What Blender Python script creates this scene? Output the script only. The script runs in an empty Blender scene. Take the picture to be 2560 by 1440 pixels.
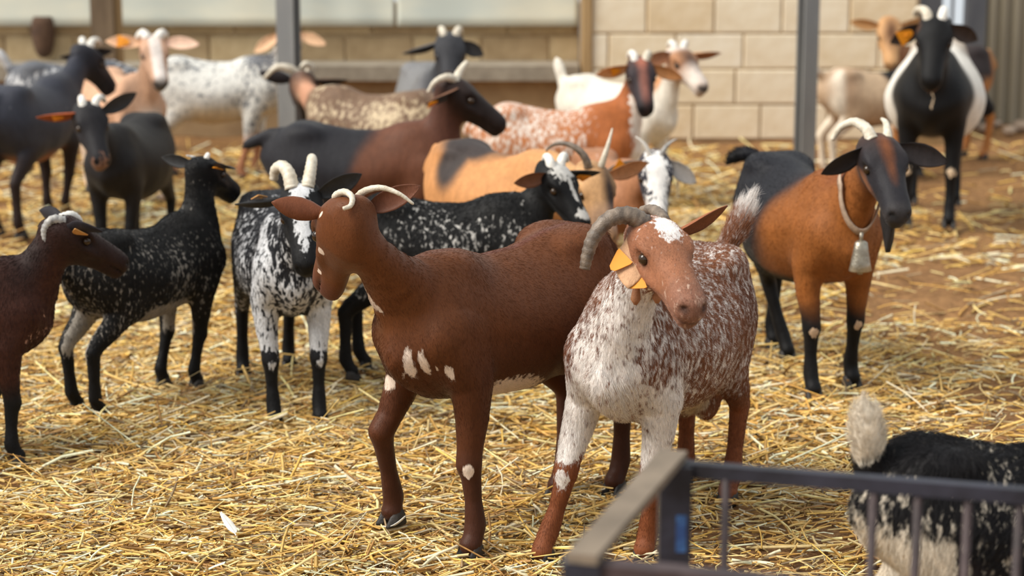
import bpy, math, random
import numpy as np
from mathutils import Vector, Matrix

# ------------------------------------------------------------------ camera, sky, sun, exposure
scene = bpy.context.scene
C = scene.collection
IMG_W, IMG_H, FPX = 2560.0, 1440.0, 4980.0
CAM_H = 1.556
TILT = math.atan(1035.0 / FPX)
cam_data = bpy.data.cameras.new('camera')
cam = bpy.data.objects.new('camera', cam_data)
C.objects.link(cam)
cam.location = (0, 0, CAM_H)
cam.rotation_euler = (math.pi / 2 - TILT, 0, 0)
cam_data.sensor_width = 36.0
cam_data.lens = 36.0 * FPX / IMG_W
cam_data.clip_end = 200
cam_data.dof.use_dof = True
cam_data.dof.focus_distance = 4.55
cam_data.dof.aperture_fstop = 3.0
scene.camera = cam

world = bpy.data.worlds.new('sky')
scene.world = world
world.use_nodes = True
wn = world.node_tree.nodes
wn['Background'].inputs[0].default_value = (0.90, 0.96, 1.0, 1)
wn['Background'].inputs[1].default_value = 0.70
sun_data = bpy.data.lights.new('sun', 'SUN')
sun_data.energy = 3.9
sun_data.angle = math.radians(35)
sun_data.color = (1.0, 0.95, 0.86)
sun = bpy.data.objects.new('sun', sun_data)
C.objects.link(sun)
sun.rotation_euler = Vector((0.66, 0.26, -0.72)).to_track_quat('-Z', 'Y').to_euler()
scene.view_settings.view_transform = 'Standard'
scene.view_settings.look = 'None'
scene.view_settings.gamma = 1
scene.view_settings.use_curve_mapping = False
scene.view_settings.exposure = 0.22

CP, SP = math.cos(TILT), math.sin(TILT)
def ground(px, py, z=0.0):
    """point at height z seen at a pixel of the 2560x1440 frame"""
    u = (px - 1280) / FPX
    v = (py - 720) / FPX
    r = np.array([u, CP - v * SP, -SP - v * CP])
    return np.array([0, 0, CAM_H]) + (z - CAM_H) / r[2] * r
def at_depth(px, py, Y):
    u = (px - 1280) / FPX
    v = (py - 720) / FPX
    r = np.array([u, CP - v * SP, -SP - v * CP])
    return np.array([0, 0, CAM_H]) + Y / r[1] * r

def S(r, g, b):
    f = lambda c: c / 12.92 if c <= 0.04045 else ((c + 0.055) / 1.055) ** 2.4
    return np.array([f(r / 255), f(g / 255), f(b / 255)])

# ------------------------------------------------------------------ object helpers
def mesh_obj(name, verts, faces, mat=None, parent=None, smooth=True):
    me = bpy.data.meshes.new(name)
    verts = np.asarray(verts, dtype=np.float64)
    if isinstance(faces, np.ndarray):
        n, k = faces.shape
        me.vertices.add(len(verts))
        me.vertices.foreach_set('co', verts.ravel())
        me.loops.add(n * k)
        me.loops.foreach_set('vertex_index', faces.ravel().astype(np.int32))
        me.polygons.add(n)
        me.polygons.foreach_set('loop_start', np.arange(0, n * k, k, dtype=np.int32))
        me.update(calc_edges=True)
        me.validate()
    else:
        me.from_pydata([tuple(v) for v in verts], [], faces)
        me.update()
    if smooth and len(me.polygons):
        me.polygons.foreach_set('use_smooth', np.ones(len(me.polygons), dtype=bool))
    if mat:
        me.materials.append(mat)
    o = bpy.data.objects.new(name, me)
    C.objects.link(o)
    if parent:
        o.parent = parent
    return o

def empty(name, loc=(0, 0, 0), rz=0.0):
    o = bpy.data.objects.new(name, None)
    C.objects.link(o)
    o.location = loc
    o.rotation_euler = (0, 0, rz)
    o.empty_display_size = 0.1
    return o

def tag(o, label=None, cat=None, group=None, kind=None):
    if label: o['label'] = label
    if cat: o['category'] = cat
    if group: o['group'] = group
    if kind: o['kind'] = kind
    return o

class MB:
    def __init__(s): s.v = []; s.f = []
    def add(s, vs, fs):
        n = len(s.v); s.v += [tuple(float(c) for c in v) for v in vs]; s.f += [tuple(i + n for i in f) for f in fs]
    def box(s, x0, x1, y0, y1, z0, z1, bev=0.0):
        if bev <= 0:
            s.add([(x0,y0,z0),(x1,y0,z0),(x1,y1,z0),(x0,y1,z0),(x0,y0,z1),(x1,y0,z1),(x1,y1,z1),(x0,y1,z1)],
                  [(3,2,1,0),(4,5,6,7),(0,1,5,4),(1,2,6,5),(2,3,7,6),(3,0,4,7)])
        else:   # chamfer on the -y face
            b = bev
            s.add([(x0,y1,z0),(x1,y1,z0),(x1,y1,z1),(x0,y1,z1),(x0,y0+b,z0),(x1,y0+b,z0),(x1,y0+b,z1),(x0,y0+b,z1),
                   (x0+b,y0,z0+b),(x1-b,y0,z0+b),(x1-b,y0,z1-b),(x0+b,y0,z1-b)],
                  [(0,3,2,1),(0,1,5,4),(1,2,6,5),(2,3,7,6),(3,0,4,7),(4,5,9,8),(5,6,10,9),(6,7,11,10),(7,4,8,11),(8,9,10,11)])
    def tube(s, pts, rad, n=8, cap=True):
        pts = [Vector(p) for p in pts]
        if not hasattr(rad, '__len__'): rad = [rad] * len(pts)
        rings = []
        t0 = (pts[1] - pts[0]).normalized()
        ref = Vector((0, 0, 1)) if abs(t0.z) < 0.9 else Vector((1, 0, 0))
        nrm = t0.cross(ref).normalized()
        base = len(s.v)
        for i, p in enumerate(pts):
            t = (pts[min(i + 1, len(pts) - 1)] - pts[max(i - 1, 0)]).normalized()
            nrm = (nrm - t * nrm.dot(t)).normalized()
            bi = t.cross(nrm)
            for k in range(n):
                a = 2 * math.pi * k / n
                s.v.append(tuple(p + (nrm * math.cos(a) + bi * math.sin(a)) * rad[i]))
        for i in range(len(pts) - 1):
            for k in range(n):
                a = base + i * n + k; b = base + i * n + (k + 1) % n
                s.f.append((a, b, b + n, a + n))
        if cap:
            s.f.append(tuple(base + k for k in reversed(range(n))))
            s.f.append(tuple(base + (len(pts) - 1) * n + k for k in range(n)))
    def beam(s, a, b, w, h, up=(0, 0, 1)):
        a = Vector(a); b = Vector(b); t = (b - a).normalized()
        l = Vector(up).cross(t).normalized(); u = t.cross(l)
        vs = []
        for p in (a, b):
            for (i, j) in ((-1,-1),(1,-1),(1,1),(-1,1)):
                vs.append(tuple(p + l * (w/2*i) + u * (h/2*j)))
        s.add(vs, [(0,1,2,3),(7,6,5,4),(0,4,5,1),(1,5,6,2),(2,6,7,3),(3,7,4,0)])
    def build(s, name, mat=None, parent=None, smooth=False):
        return mesh_obj(name, s.v, s.f, mat, parent, smooth)

# ------------------------------------------------------------------ materials
def new_mat(name):
    m = bpy.data.materials.new(name); m.use_nodes = True
    nt = m.node_tree; b = nt.nodes['Principled BSDF']
    return m, nt, b
def nd(nt, typ, **kw):
    n = nt.nodes.new(typ)
    for k, v in kw.items():
        if k.startswith('i_'):
            key = k[2:]
            n.inputs[int(key) if key.isdigit() else key].default_value = v
        else: setattr(n, k, v)
    return n
def mathn(nt, op, a, b=None, clamp=False):
    n = nt.nodes.new('ShaderNodeMath'); n.operation = op; n.use_clamp = clamp
    for i, x in enumerate((a, b)):
        if x is None: continue
        if isinstance(x, (int, float)): n.inputs[i].default_value = x
        else: nt.links.new(x, n.inputs[i])
    return n.outputs[0]
def mixc(nt, fac, a, b, mode='MIX'):
    n = nt.nodes.new('ShaderNodeMix'); n.data_type = 'RGBA'; n.blend_type = mode
    for i, x in ((0, fac), (6, a), (7, b)):
        if isinstance(x, (int, float)): n.inputs[i].default_value = x
        elif isinstance(x, (tuple, list, np.ndarray)): n.inputs[i].default_value = (*[float(c) for c in x[:3]], 1)
        else: nt.links.new(x, n.inputs[i])
    return n.outputs[2]
def mapped(nt, scale, coord='Object'):
    tc = nd(nt, 'ShaderNodeTexCoord'); mp = nd(nt, 'ShaderNodeMapping')
    mp.inputs['Scale'].default_value = scale
    nt.links.new(tc.outputs[coord], mp.inputs[0])
    return mp.outputs[0]
def noise(nt, vec, scale, detail=3, rough=0.5, dist=0.0):
    n = nd(nt, 'ShaderNodeTexNoise', i_Scale=scale, i_Detail=detail, i_Roughness=rough, i_Distortion=dist)
    nt.links.new(vec, n.inputs['Vector'])
    return n.outputs['Fac']
def bump(nt, b, h, strength=0.3, dist=0.01):
    n = nd(nt, 'ShaderNodeBump', i_Strength=strength, i_Distance=dist)
    nt.links.new(h, n.inputs['Height']); nt.links.new(n.outputs[0], b.inputs['Normal'])
def mottled(name, c1, c2, scale=6, rough=0.8, stretch=(1, 1, 1), bumpy=0.2, metallic=0.0, lo=0.35, hi=0.65, detail=5):
    m, nt, b = new_mat(name)
    v = mapped(nt, stretch)
    n = noise(nt, v, scale, detail, 0.6)
    mr = nd(nt, 'ShaderNodeMapRange', i_1=lo, i_2=hi); nt.links.new(n, mr.inputs[0])
    nt.links.new(mixc(nt, mr.outputs[0], c1, c2), b.inputs['Base Color'])
    b.inputs['Roughness'].default_value = rough; b.inputs['Metallic'].default_value = metallic
    if bumpy: bump(nt, b, noise(nt, v, scale * 6, 4), bumpy, 0.01)
    return m
# ------------------------------------------------------------------ the barn: floor, walls, posts
rng = np.random.default_rng(7)
_perm = np.random.default_rng(11).random((64, 64, 64))
def noise3(p, scale):
    q = np.asarray(p) * scale
    i = np.floor(q).astype(int); f = q - i; f = f * f * (3 - 2 * f)
    r = 0
    for a in (0, 1):
        for b in (0, 1):
            for c in (0, 1):
                w = (f[..., 0] if a else 1 - f[..., 0]) * (f[..., 1] if b else 1 - f[..., 1]) * (f[..., 2] if c else 1 - f[..., 2])
                r = r + w * _perm[(i[..., 0] + a) % 64, (i[..., 1] + b) % 64, (i[..., 2] + c) % 64]
    return r
def sstep(a, b, x):
    t = np.clip((x - a) / (b - a), 0, 1); return t * t * (3 - 2 * t)

def floor_z(x, y):
    p = np.stack([x, y, np.zeros_like(x)], -1)
    return 0.024 * (noise3(p + 20, 1.7) - 0.5) + 0.026 * (noise3(p + 40, 5.0) - 0.5) - 0.016

# floor sheet
xs = np.concatenate([np.linspace(-9, -3.4, 12)[:-1], np.linspace(-3.4, 3.6, 176), np.linspace(3.6, 9, 12)[1:]])
ys = np.concatenate([np.linspace(-3, 1.8, 8)[:-1], np.linspace(1.8, 13.2, 230), np.linspace(13.2, 17, 6)[1:]])
X, Y = np.meshgrid(xs, ys, indexing='ij')
Z = floor_z(X, Y)
V = np.stack([X, Y, Z], -1).reshape(-1, 3)
idx = np.arange(len(xs) * len(ys)).reshape(len(xs), len(ys))
Fq = np.stack([idx[:-1, :-1], idx[1:, :-1], idx[1:, 1:], idx[:-1, 1:]], -1).reshape(-1, 4)
def floor_material():
    m, nt, b = new_mat('earth_with_chaff')
    v = mapped(nt, (1, 1, 1))
    n1 = noise(nt, v, 2.2, 5, 0.6); n2 = noise(nt, v, 28, 6, 0.7); n3 = noise(nt, v, 110, 4, 0.7)
    mr = nd(nt, 'ShaderNodeMapRange', i_1=0.36, i_2=0.62); nt.links.new(n2, mr.inputs[0])
    c = mixc(nt, mr.outputs[0], S(100, 70, 45), S(156, 116, 76))
    mr2 = nd(nt, 'ShaderNodeMapRange', i_1=0.5, i_2=0.75); nt.links.new(n3, mr2.inputs[0])
    c = mixc(nt, mr2.outputs[0], c, S(184, 146, 98))
    mr3 = nd(nt, 'ShaderNodeMapRange', i_1=0.40, i_2=0.65); nt.links.new(n1, mr3.inputs[0])
    fac = mathn(nt, 'MULTIPLY', mr3.outputs[0], 0.5)
    c = mixc(nt, fac, c, S(118, 84, 56))
    nt.links.new(c, b.inputs['Base Color']); b.inputs['Roughness'].default_value = 0.95
    b.inputs['Specular IOR Level'].default_value = 0.15
    bump(nt, b, n2, 0.5, 0.02)
    return m
fl = mesh_obj('floor', V, Fq, floor_material()); tag(fl, 'trodden brown earth floor of the goat barn', kind='structure')

# straw litter: tens of thousands of stalks, nobody could count it
def straw_field(bands):
    Vs, Fs, Cs = [], [], []; off = 0
    for (y0, y1, n, lmul, wmul) in bands:
        y = y0 + (y1 - y0) * rng.random(n)
        half = 0.30 * y + 0.75
        x = (rng.random(n) * 2 - 1) * half
        p = np.stack([x, y, np.zeros(n)], -1)
        dens = sstep(0.25, 0.55, noise3(p + 7, 1.3) * 0.6 + noise3(p + 3, 3.6) * 0.4)
        bare = sstep(0.55, 1.6, x - 0.10 * (y - 5)) * sstep(4.4, 5.6, y)
        dens = (0.36 * (1 - bare) + (0.64 + 0.1 * bare) * dens) * (1 - 0.74 * bare) * (1 - 0.70 * sstep(8.6, 11.2, y))
        keep = rng.random(n) < dens
        x, y = x[keep], y[keep]; n = len(x)
        L = np.clip(rng.lognormal(math.log(0.060), 0.55, n), 0.018, 0.24) * lmul
        Wd = np.clip(rng.lognormal(math.log(0.0017), 0.35, n), 0.0008, 0.0036) * wmul
        yaw = rng.random(n) * 6.283 ; 
        # most stalks lie across the view a little
        yaw = np.where(rng.random(n) < 0.35, rng.normal(0.12, 0.35, n), yaw)
        tilt = rng.normal(0.03, 0.20, n)
        bend = rng.normal(0, 0.34, n)
        lift = 0.004 + 0.020 * rng.random(n) ** 2 + np.abs(np.sin(tilt)) * L * 0.5
        cz = floor_z(x, y) + lift
        dx, dy, dz = np.cos(yaw) * np.cos(tilt), np.sin(yaw) * np.cos(tilt), np.sin(tilt)
        sx, sy = -np.sin(yaw), np.cos(yaw)
        t = np.array([-0.5, -0.17, 0.17, 0.5])
        ring = [(math.cos(a), math.sin(a)) for a in (math.pi / 2, math.pi * 7 / 6, math.pi * 11 / 6)]
        vv = np.zeros((n, 12, 3))
        for i, ti in enumerate(t):
            off_s = bend * L * (ti * ti - 0.1)
            zc = -0.25 * np.abs(bend) * L * (4 * ti * ti)
            cx_, cy_, cz_ = x + dx * L * ti + sx * off_s, y + dy * L * ti + sy * off_s, cz + dz * L * ti + zc * 0.3
            for k, (ca, sa) in enumerate(ring):
                vv[:, i * 3 + k, 0] = cx_ + sx * ca * Wd * 1.5
                vv[:, i * 3 + k, 1] = cy_ + sy * ca * Wd * 1.5
                vv[:, i * 3 + k, 2] = cz_ + sa * Wd
        quads = []
        for i in range(3):
            for k in range(3):
                quads.append((i*3+k, i*3+(k+1) % 3, (i+1)*3+(k+1) % 3, (i+1)*3+k))
        quads = np.array(quads)
        Fs.append((off + np.arange(n)[:, None, None] * 12 + quads[None]).reshape(-1, 4))
        Vs.append(vv.reshape(-1, 3)); off += n * 12
        pal = np.array([S(226, 186, 108), S(240, 210, 146), S(246, 230, 194), S(206, 158, 80), S(166, 122, 66), S(146, 122, 90), S(232, 186, 92)])
        ci = rng.choice(len(pal), n, p=[0.22, 0.22, 0.13, 0.15, 0.11, 0.10, 0.07])
        col = np.clip(pal[ci] * (0.85 + 0.45 * rng.random(n))[:, None], 0, 0.95)
        Cs.append(np.repeat(col, 12, axis=0))
    return np.concatenate(Vs), np.concatenate(Fs), np.concatenate(Cs)
def straw_material():
    m, nt, b = new_mat('straw')
    a = nd(nt, 'ShaderNodeAttribute', attribute_name='stalk')
    n = noise(nt, mapped(nt, (1, 1, 1)), 60, 2)
    mr = nd(nt, 'ShaderNodeMapRange', i_1=0.3, i_2=0.7, i_3=0.7, i_4=1.1); nt.links.new(n, mr.inputs[0])
    c = mixc(nt, 1.0, a.outputs['Color'], mr.outputs[0], 'MULTIPLY')
    nt.links.new(c, b.inputs['Base Color']); b.inputs['Roughness'].default_value = 0.42
    return m
SV, SF, SC = straw_field([(2.6, 4.9, 52000, 0.9, 1.08), (4.9, 6.8, 44000, 1.0, 1.22), (6.8, 9.2, 26000, 1.25, 1.7), (9.2, 11.7, 14000, 1.6, 2.1)])
so = mesh_obj('straw_litter', SV, SF, straw_material(), None, False)
at = so.data.attributes.new('stalk', 'FLOAT_COLOR', 'POINT')
at.data.foreach_set('color', np.concatenate([SC, np.ones((len(SC), 1))], 1).astype(np.float32).ravel())
tag(so, 'loose golden straw scattered over the barn floor', 'straw', kind='stuff')

# ---- concrete block wall at the back right
M_block = [mottled('concrete_block_%d' % i, S(*c1), S(*c2), 5, 0.9, bumpy=0.25) for i, (c1, c2) in enumerate([
    ((222, 202, 168), (238, 224, 198)), ((226, 208, 178), (240, 228, 204)), ((214, 190, 152), (232, 214, 184)), ((230, 214, 186), (242, 232, 212))])]
M_mortar = mottled('mortar', S(176, 150, 114), S(206, 184, 150), 12, 0.95)
M_dark_block = [mottled('weathered_block_%d' % i, S(*c1), S(*c2), 7, 0.9, bumpy=0.3) for i, (c1, c2) in enumerate([
    ((168, 144, 108), (192, 170, 132)), ((180, 156, 118), (202, 180, 142)), ((156, 132, 98), (184, 160, 124))])]
YW = 11.85                    # front face of the right wall
xl = at_depth(1480, 200, YW)[0]; xr = at_depth(2292, 200, YW)[0]
def block_wall(name, label, x0, x1, yf, rows, phase, mats, mort, bw=0.40, bh=0.205, j=0.012, depth=0.18):
    w = MB(); w.box(x0, x1, yf + 0.012, yf + depth, -0.05, rows * bh)
    root = w.build(name, mort); tag(root, label, kind='structure')
    cache = {}
    for r in range(rows):
        xa = x0 - bw + phase[r % len(phase)] % bw
        while xa < x1:
            a, b = max(xa + j / 2, x0), min(xa + bw - j / 2, x1)
            xa += bw
            if b - a < 0.03: continue
            L = round(b - a, 3); pr = random.choice((0.0, 0.003, 0.006)); mi = random.randrange(len(mats))
            key = (L, pr, mi)
            if key not in cache:
                q = MB(); q.box(-L / 2, L / 2, -0.0 - pr, 0.03, 0, bh - j, 0.006)
                o = q.build('block', mats[mi], root); cache[key] = o
            else:
                o = cache[key].copy(); C.objects.link(o); o.parent = root
            o.location = ((a + b) / 2, yf, r * bh + j / 2)
    return root
random.seed(5)
jx = lambda px: at_depth(px, 130, YW)[0] - xl
PH = [0.0] * 8
# course joints read from the wall itself: courses from the floor up
PH = [jx(1905), jx(1840), jx(1858), jx(1784), jx(1860), jx(1790)]
block_wall('wall_back', 'pale concrete block wall with open joints behind the goats', xl, xr, YW, 10, [p % 0.40 for p in PH], M_block, M_mortar, bh=0.2105)

# ---- lower left wall: weathered blocks under a pale sheeted opening, concrete ledge in front
YL = 12.35
x0 = -7.5
block_wall('wall_back_left', 'low weathered block wall under the pale sheeting', x0, xl - 0.06, YL, 4, [0.1, 0.28, 0.17, 0.33], M_dark_block, M_mortar, bw=0.42, bh=0.195)
M_ledge = mottled('concrete_ledge', S(132, 122, 108), S(156, 146, 130), 9, 0.9)
M_plinth = mottled('plinth', S(150, 122, 90), S(178, 150, 112), 5, 0.95)
m_ = MB(); m_.box(x0, xl - 0.07, YL - 0.34, YL - 0.005, 0.335, 0.425)
lg = m_.build('trim_1', M_ledge); tag(lg, 'grey concrete ledge along the foot of the back wall', kind='structure')
m_ = MB(); m_.box(x0, xl - 0.07, YL - 0.22, YL - 0.005, -0.03, 0.334)
pl = m_.build('baseboard_back', M_plinth); tag(pl, 'brown rendered plinth carrying the concrete ledge', kind='structure')
# pale plastic sheeting panels
def sheet_material():
    m, nt, b = new_mat('plastic_sheet')
    n = noise(nt, mapped(nt, (1, 1, 2.5)), 1.6, 4)
    mr = nd(nt, 'ShaderNodeMapRange', i_1=0.35, i_2=0.65); nt.links.new(n, mr.inputs[0])
    nt.links.new(mixc(nt, mr.outputs[0], S(186, 192, 184), S(216, 212, 192)), b.inputs['Base Color'])
    b.inputs['Roughness'].default_value = 0.35
    return m
M_sheet = sheet_material()
edges = [-2.0 * 1.7 - 2.6, at_depth(262, 20, YL)[0], at_depth(722, 20, YL)[0], at_depth(990, 20, YL)[0], xl - 0.06]
for i in range(4):
    nx = 40; a, b = edges[i] + 0.008, edges[i + 1] - 0.008
    vs, fs = [], []
    for k in range(nx + 1):
        x = a + (b - a) * k / nx
        dy = 0.004 * math.sin(k * 0.35 + i)
        for (zz, d2) in ((0.645, -0.02), (0.70, 0.0), (1.4, 0.01), (2.4, 0.0)):
            vs.append((x, YL - 0.045 + dy + d2, zz))
    for k in range(nx):
        for q in range(3):
            fs.append((k*4+q, (k+1)*4+q, (k+1)*4+q+1, k*4+q+1))
    o = mesh_obj('window_%d' % (i + 1), vs, fs, M_sheet); sm = o.modifiers.new('t', 'SOLIDIFY'); sm.thickness = 0.006
    tag(o, ['pale plastic sheet at the far left of the back wall', 'pale plastic sheet between the two left posts', 'pale plastic sheet right of the grey post', 'pale plastic sheet beside the block wall'][i], kind='structure')

# ---- posts
M_steel = mottled('grey_painted_steel', S(122, 122, 122), S(142, 141, 138), 8, 0.55, (1, 1, 0.2), 0.05)
M_brown = mottled('weathered_timber', S(104, 86, 66), S(132, 112, 88), 10, 0.85, (1, 1, 0.15), 0.3)
M_tanw = mottled('tan_timber', S(146, 118, 80), S(170, 140, 98), 10, 0.85, (1, 1, 0.15), 0.3)
def hbeam(name, label, base, w, d, t, rz, mat, top=3.2):
    r = empty(name, (base[0], base[1], -0.02), rz); tag(r, label, 'post')
    q = MB(); q.box(-w/2, w/2, -d/2, -d/2 + t, 0, top); q.build('flange', mat, r)
    q = MB(); q.box(-w/2, w/2, d/2 - t, d/2, 0, top); q.build('flange', mat, r)
    q = MB(); q.box(-t/2, t/2, -d/2 + t, d/2 - t, 0, top); q.build('web', mat, r)
    q = MB(); q.box(-w/2 - 0.03, w/2 + 0.03, -d/2 - 0.03, d/2 + 0.03, 0, 0.024); q.build('base_plate', mat, r)
    return r
hbeam('steel_post', 'grey steel post standing in front of the block wall', ground(2008, 470), 0.080, 0.085, 0.009, 0.35, M_steel)
hbeam('steel_post', 'grey steel post beside the white speckled goat', at_depth(724, 200, 9.85) * [1, 1, 0], 0.092, 0.09, 0.009, -0.3, M_steel)
r = empty('timber_post', (at_depth(262, 100, 11.5)[0], 11.5, -0.02)); tag(r, 'brown weathered timber post behind the tan goat', 'post')
q = MB(); q.box(-0.065, 0.065, -0.06, 0.06, 0, 3.0); q.build('shaft', M_brown, r)
q = MB(); q.box(0.066, 0.095, -0.02, 0.06, 0, 3.0); q.build('side_batten', M_tanw, r)
q = MB(); q.box(xl - 0.055, xl - 0.005, YW - 0.02, YL + 0.1, -0.02, 3.0)
o = q.build('trim_2', M_tanw); tag(o, 'narrow tan post closing the end of the block wall', kind='structure')

# ---- far right corner: doorway and corrugated sheets
YR = 12.75
M_frame = mottled('blue_grey_metal', S(84, 88, 96), S(112, 114, 118), 8, 0.5, (1, 1, 0.2), 0.05)
M_corr = mottled('corrugated_metal', S(132, 124, 106), S(160, 152, 132), 3, 0.55, (1, 1, 0.12), 0.05)
xa, xb, xc, xd = [at_depth(p, 60, YR)[0] for p in (2286, 2352, 2412, 2462)]
q = MB(); q.box(xa, xb, YR - 0.03, YR + 0.06, -0.02, 2.3); o = q.build('door_1', M_frame)
tag(o, 'blue grey metal door post left of the bright opening', kind='structure')
q = MB(); q.box((xb + xc) / 2 - 0.012, (xb + xc) / 2 + 0.002, YR - 0.01, YR + 0.02, 0.6, 2.3); q.build('glazing_bar', M_frame, o)
q = MB(); q.box(xc, xd, YR - 0.03, YR + 0.06, -0.02, 2.3); o2 = q.build('door_2', M_frame)
tag(o2, 'dark metal door post right of the bright opening', kind='structure')
q = MB(); q.box(xb, xc, YR, YR + 0.04, -0.02, 0.585); q.build('lower_panel', M_frame, o)
wr = empty('wall_right', (0, 0, 0)); tag(wr, 'corrugated metal sheet wall in the far right corner', kind='structure')
sx = xd
def corr_sheet(x0, x1):
    vs, fs = [], []; n = int((x1 - x0) / 0.0127)
    for k in range(n + 1):
        x = x0 + (x1 - x0) * k / n
        ph = (k % 6)
        d = (0, 0, 0.020, 0.026, 0.026, 0.020)[ph]
        vs += [(x, YR - d, -0.03), (x, YR - d, 2.6)]
    for k in range(n): fs.append((2*k, 2*k+2, 2*k+3, 2*k+1))
    s_ = mesh_obj('sheet', vs, fs, M_corr, wr, False); sm = s_.modifiers.new('t', 'SOLIDIFY'); sm.thickness = 0.003
for k in range(3): corr_sheet(sx + k * 0.8, sx + (k + 1) * 0.8 - 0.002)

# dark sack on the wall at the far left
M_sack = mottled('dark_sack', S(70, 50, 38), S(96, 72, 54), 8, 0.95)
c0 = at_depth(108, 88, YL - 0.06)
vs, fs = [], []
prof = [(0.70, 0.055), (0.66, 0.07), (0.60, 0.075), (0.54, 0.066), (0.48, 0.05), (0.455, 0.03), (0.445, 0.004)]
for (z, w) in prof:
    for k in range(12):
        a = 2 * math.pi * k / 12
        vs.append((c0[0] + w * math.cos(a) * (1 + 0.08 * math.sin(5 * a)), c0[1] + 0.05 * w / 0.075 * math.sin(a), z))
for i in range(len(prof) - 1):
    for k in range(12): fs.append((i*12+k, i*12+(k+1) % 12, (i+1)*12+(k+1) % 12, (i+1)*12+k))
fs.append(tuple(range(12))[::-1])
o = mesh_obj('sack', vs, fs, M_sack); tag(o, 'dark brown sack hanging on the wall at far left', 'sack')
# ------------------------------------------------------------------ goats: one continuous skin each, grown from an implicit body
def smooth_prof(xk, yk, n=200, it=14):
    x = np.linspace(xk[0], xk[-1], n); y = np.interp(x, xk, yk)
    for _ in range(it):
        y2 = y.copy(); y2[1:-1] = 0.25 * y[:-2] + 0.5 * y[1:-1] + 0.25 * y[2:]; y = y2
    return x, y
def smin(a, b, k):
    h = np.clip(0.5 + 0.5 * (b - a) / k, 0, 1)
    return b + (a - b) * h - k * h * (1 - h)
def dirv(yaw, pitch):
    y, p = math.radians(yaw), math.radians(pitch)
    return np.array([math.cos(p) * math.cos(y), math.cos(p) * math.sin(y), math.sin(p)])

def ell_chain(P, pts, ra, rl, lat):
    """distance to a tapered chain of elliptical sections; lat = lateral axis per point"""
    best = np.full(len(P), 1e3); tp = np.zeros(len(P)); n = len(pts)
    for i in range(n - 1):
        a, b = pts[i], pts[i + 1]; ab = b - a; L2 = max(ab @ ab, 1e-9)
        t = np.clip(((P - a) @ ab) / L2, 0, 1)
        c = a + t[:, None] * ab
        e = P - c
        L = lat[i] * (1 - t[:, None]) + lat[i + 1] * t[:, None]
        L = L / np.linalg.norm(L, axis=1, keepdims=True)
        el = np.einsum('ij,ij->i', e, L)
        eo = np.sqrt(np.maximum(np.einsum('ij,ij->i', e, e) - el * el, 0))
        A = ra[i] + (ra[i + 1] - ra[i]) * t; B = rl[i] + (rl[i + 1] - rl[i]) * t
        d = (np.sqrt((eo / A) ** 2 + (el / B) ** 2) - 1) * np.minimum(A, B)
        m = d < best
        best = np.where(m, d, best); tp = np.where(m, (i + t) / (n - 1), tp)
    return best, tp

# torso profile along x: centre height, half height, half width
TX = [-0.475, -0.45, -0.40, -0.33, -0.22, -0.10, 0.02, 0.12, 0.22, 0.29, 0.330, 0.350]
TT = [0.585, 0.632, 0.668, 0.704, 0.700, 0.676, 0.674, 0.696, 0.682, 0.620, 0.555, 0.50]   # top line
TB = [0.530, 0.480, 0.435, 0.385, 0.335, 0.318, 0.330, 0.345, 0.365, 0.400, 0.430, 0.46]   # belly line
TW = [0.018, 0.055, 0.090, 0.122, 0.148, 0.158, 0.148, 0.128, 0.106, 0.080, 0.050, 0.015]
_tx, _tt = smooth_prof(TX, TT); _, _tb = smooth_prof(TX, TB); _, _tw = smooth_prof(TX, TW)
def torso_sdf(P, fat):
    x = np.clip(P[:, 0], _tx[0], _tx[-1])
    top = np.interp(x, _tx, _tt); bot = np.interp(x, _tx, _tb); b = np.interp(x, _tx, _tw) * fat
    bot = bot - 0.12 * (fat - 1) * sstep(0.3, 0.0, np.abs(x + 0.1))
    zc = 0.5 * (top + bot); a = 0.5 * (top - bot)
    w = (P[:, 2] - zc) / a
    b = b * (1 - 0.30 * np.clip(w, 0, 1) ** 1.4) * (1 - 0.30 * np.clip(-w, 0, 1) ** 1.5 * sstep(-0.1, 0.25, x))
    q = np.sqrt((P[:, 1] / b) ** 2 + w * w)
    d = (q - 1) * np.minimum(a, b)
    dx = np.abs(P[:, 0] - x)
    return np.where(dx > 0, np.sqrt(np.maximum(d, 0) ** 2 + dx ** 2) + np.minimum(d, 0) * 0, d)

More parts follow.
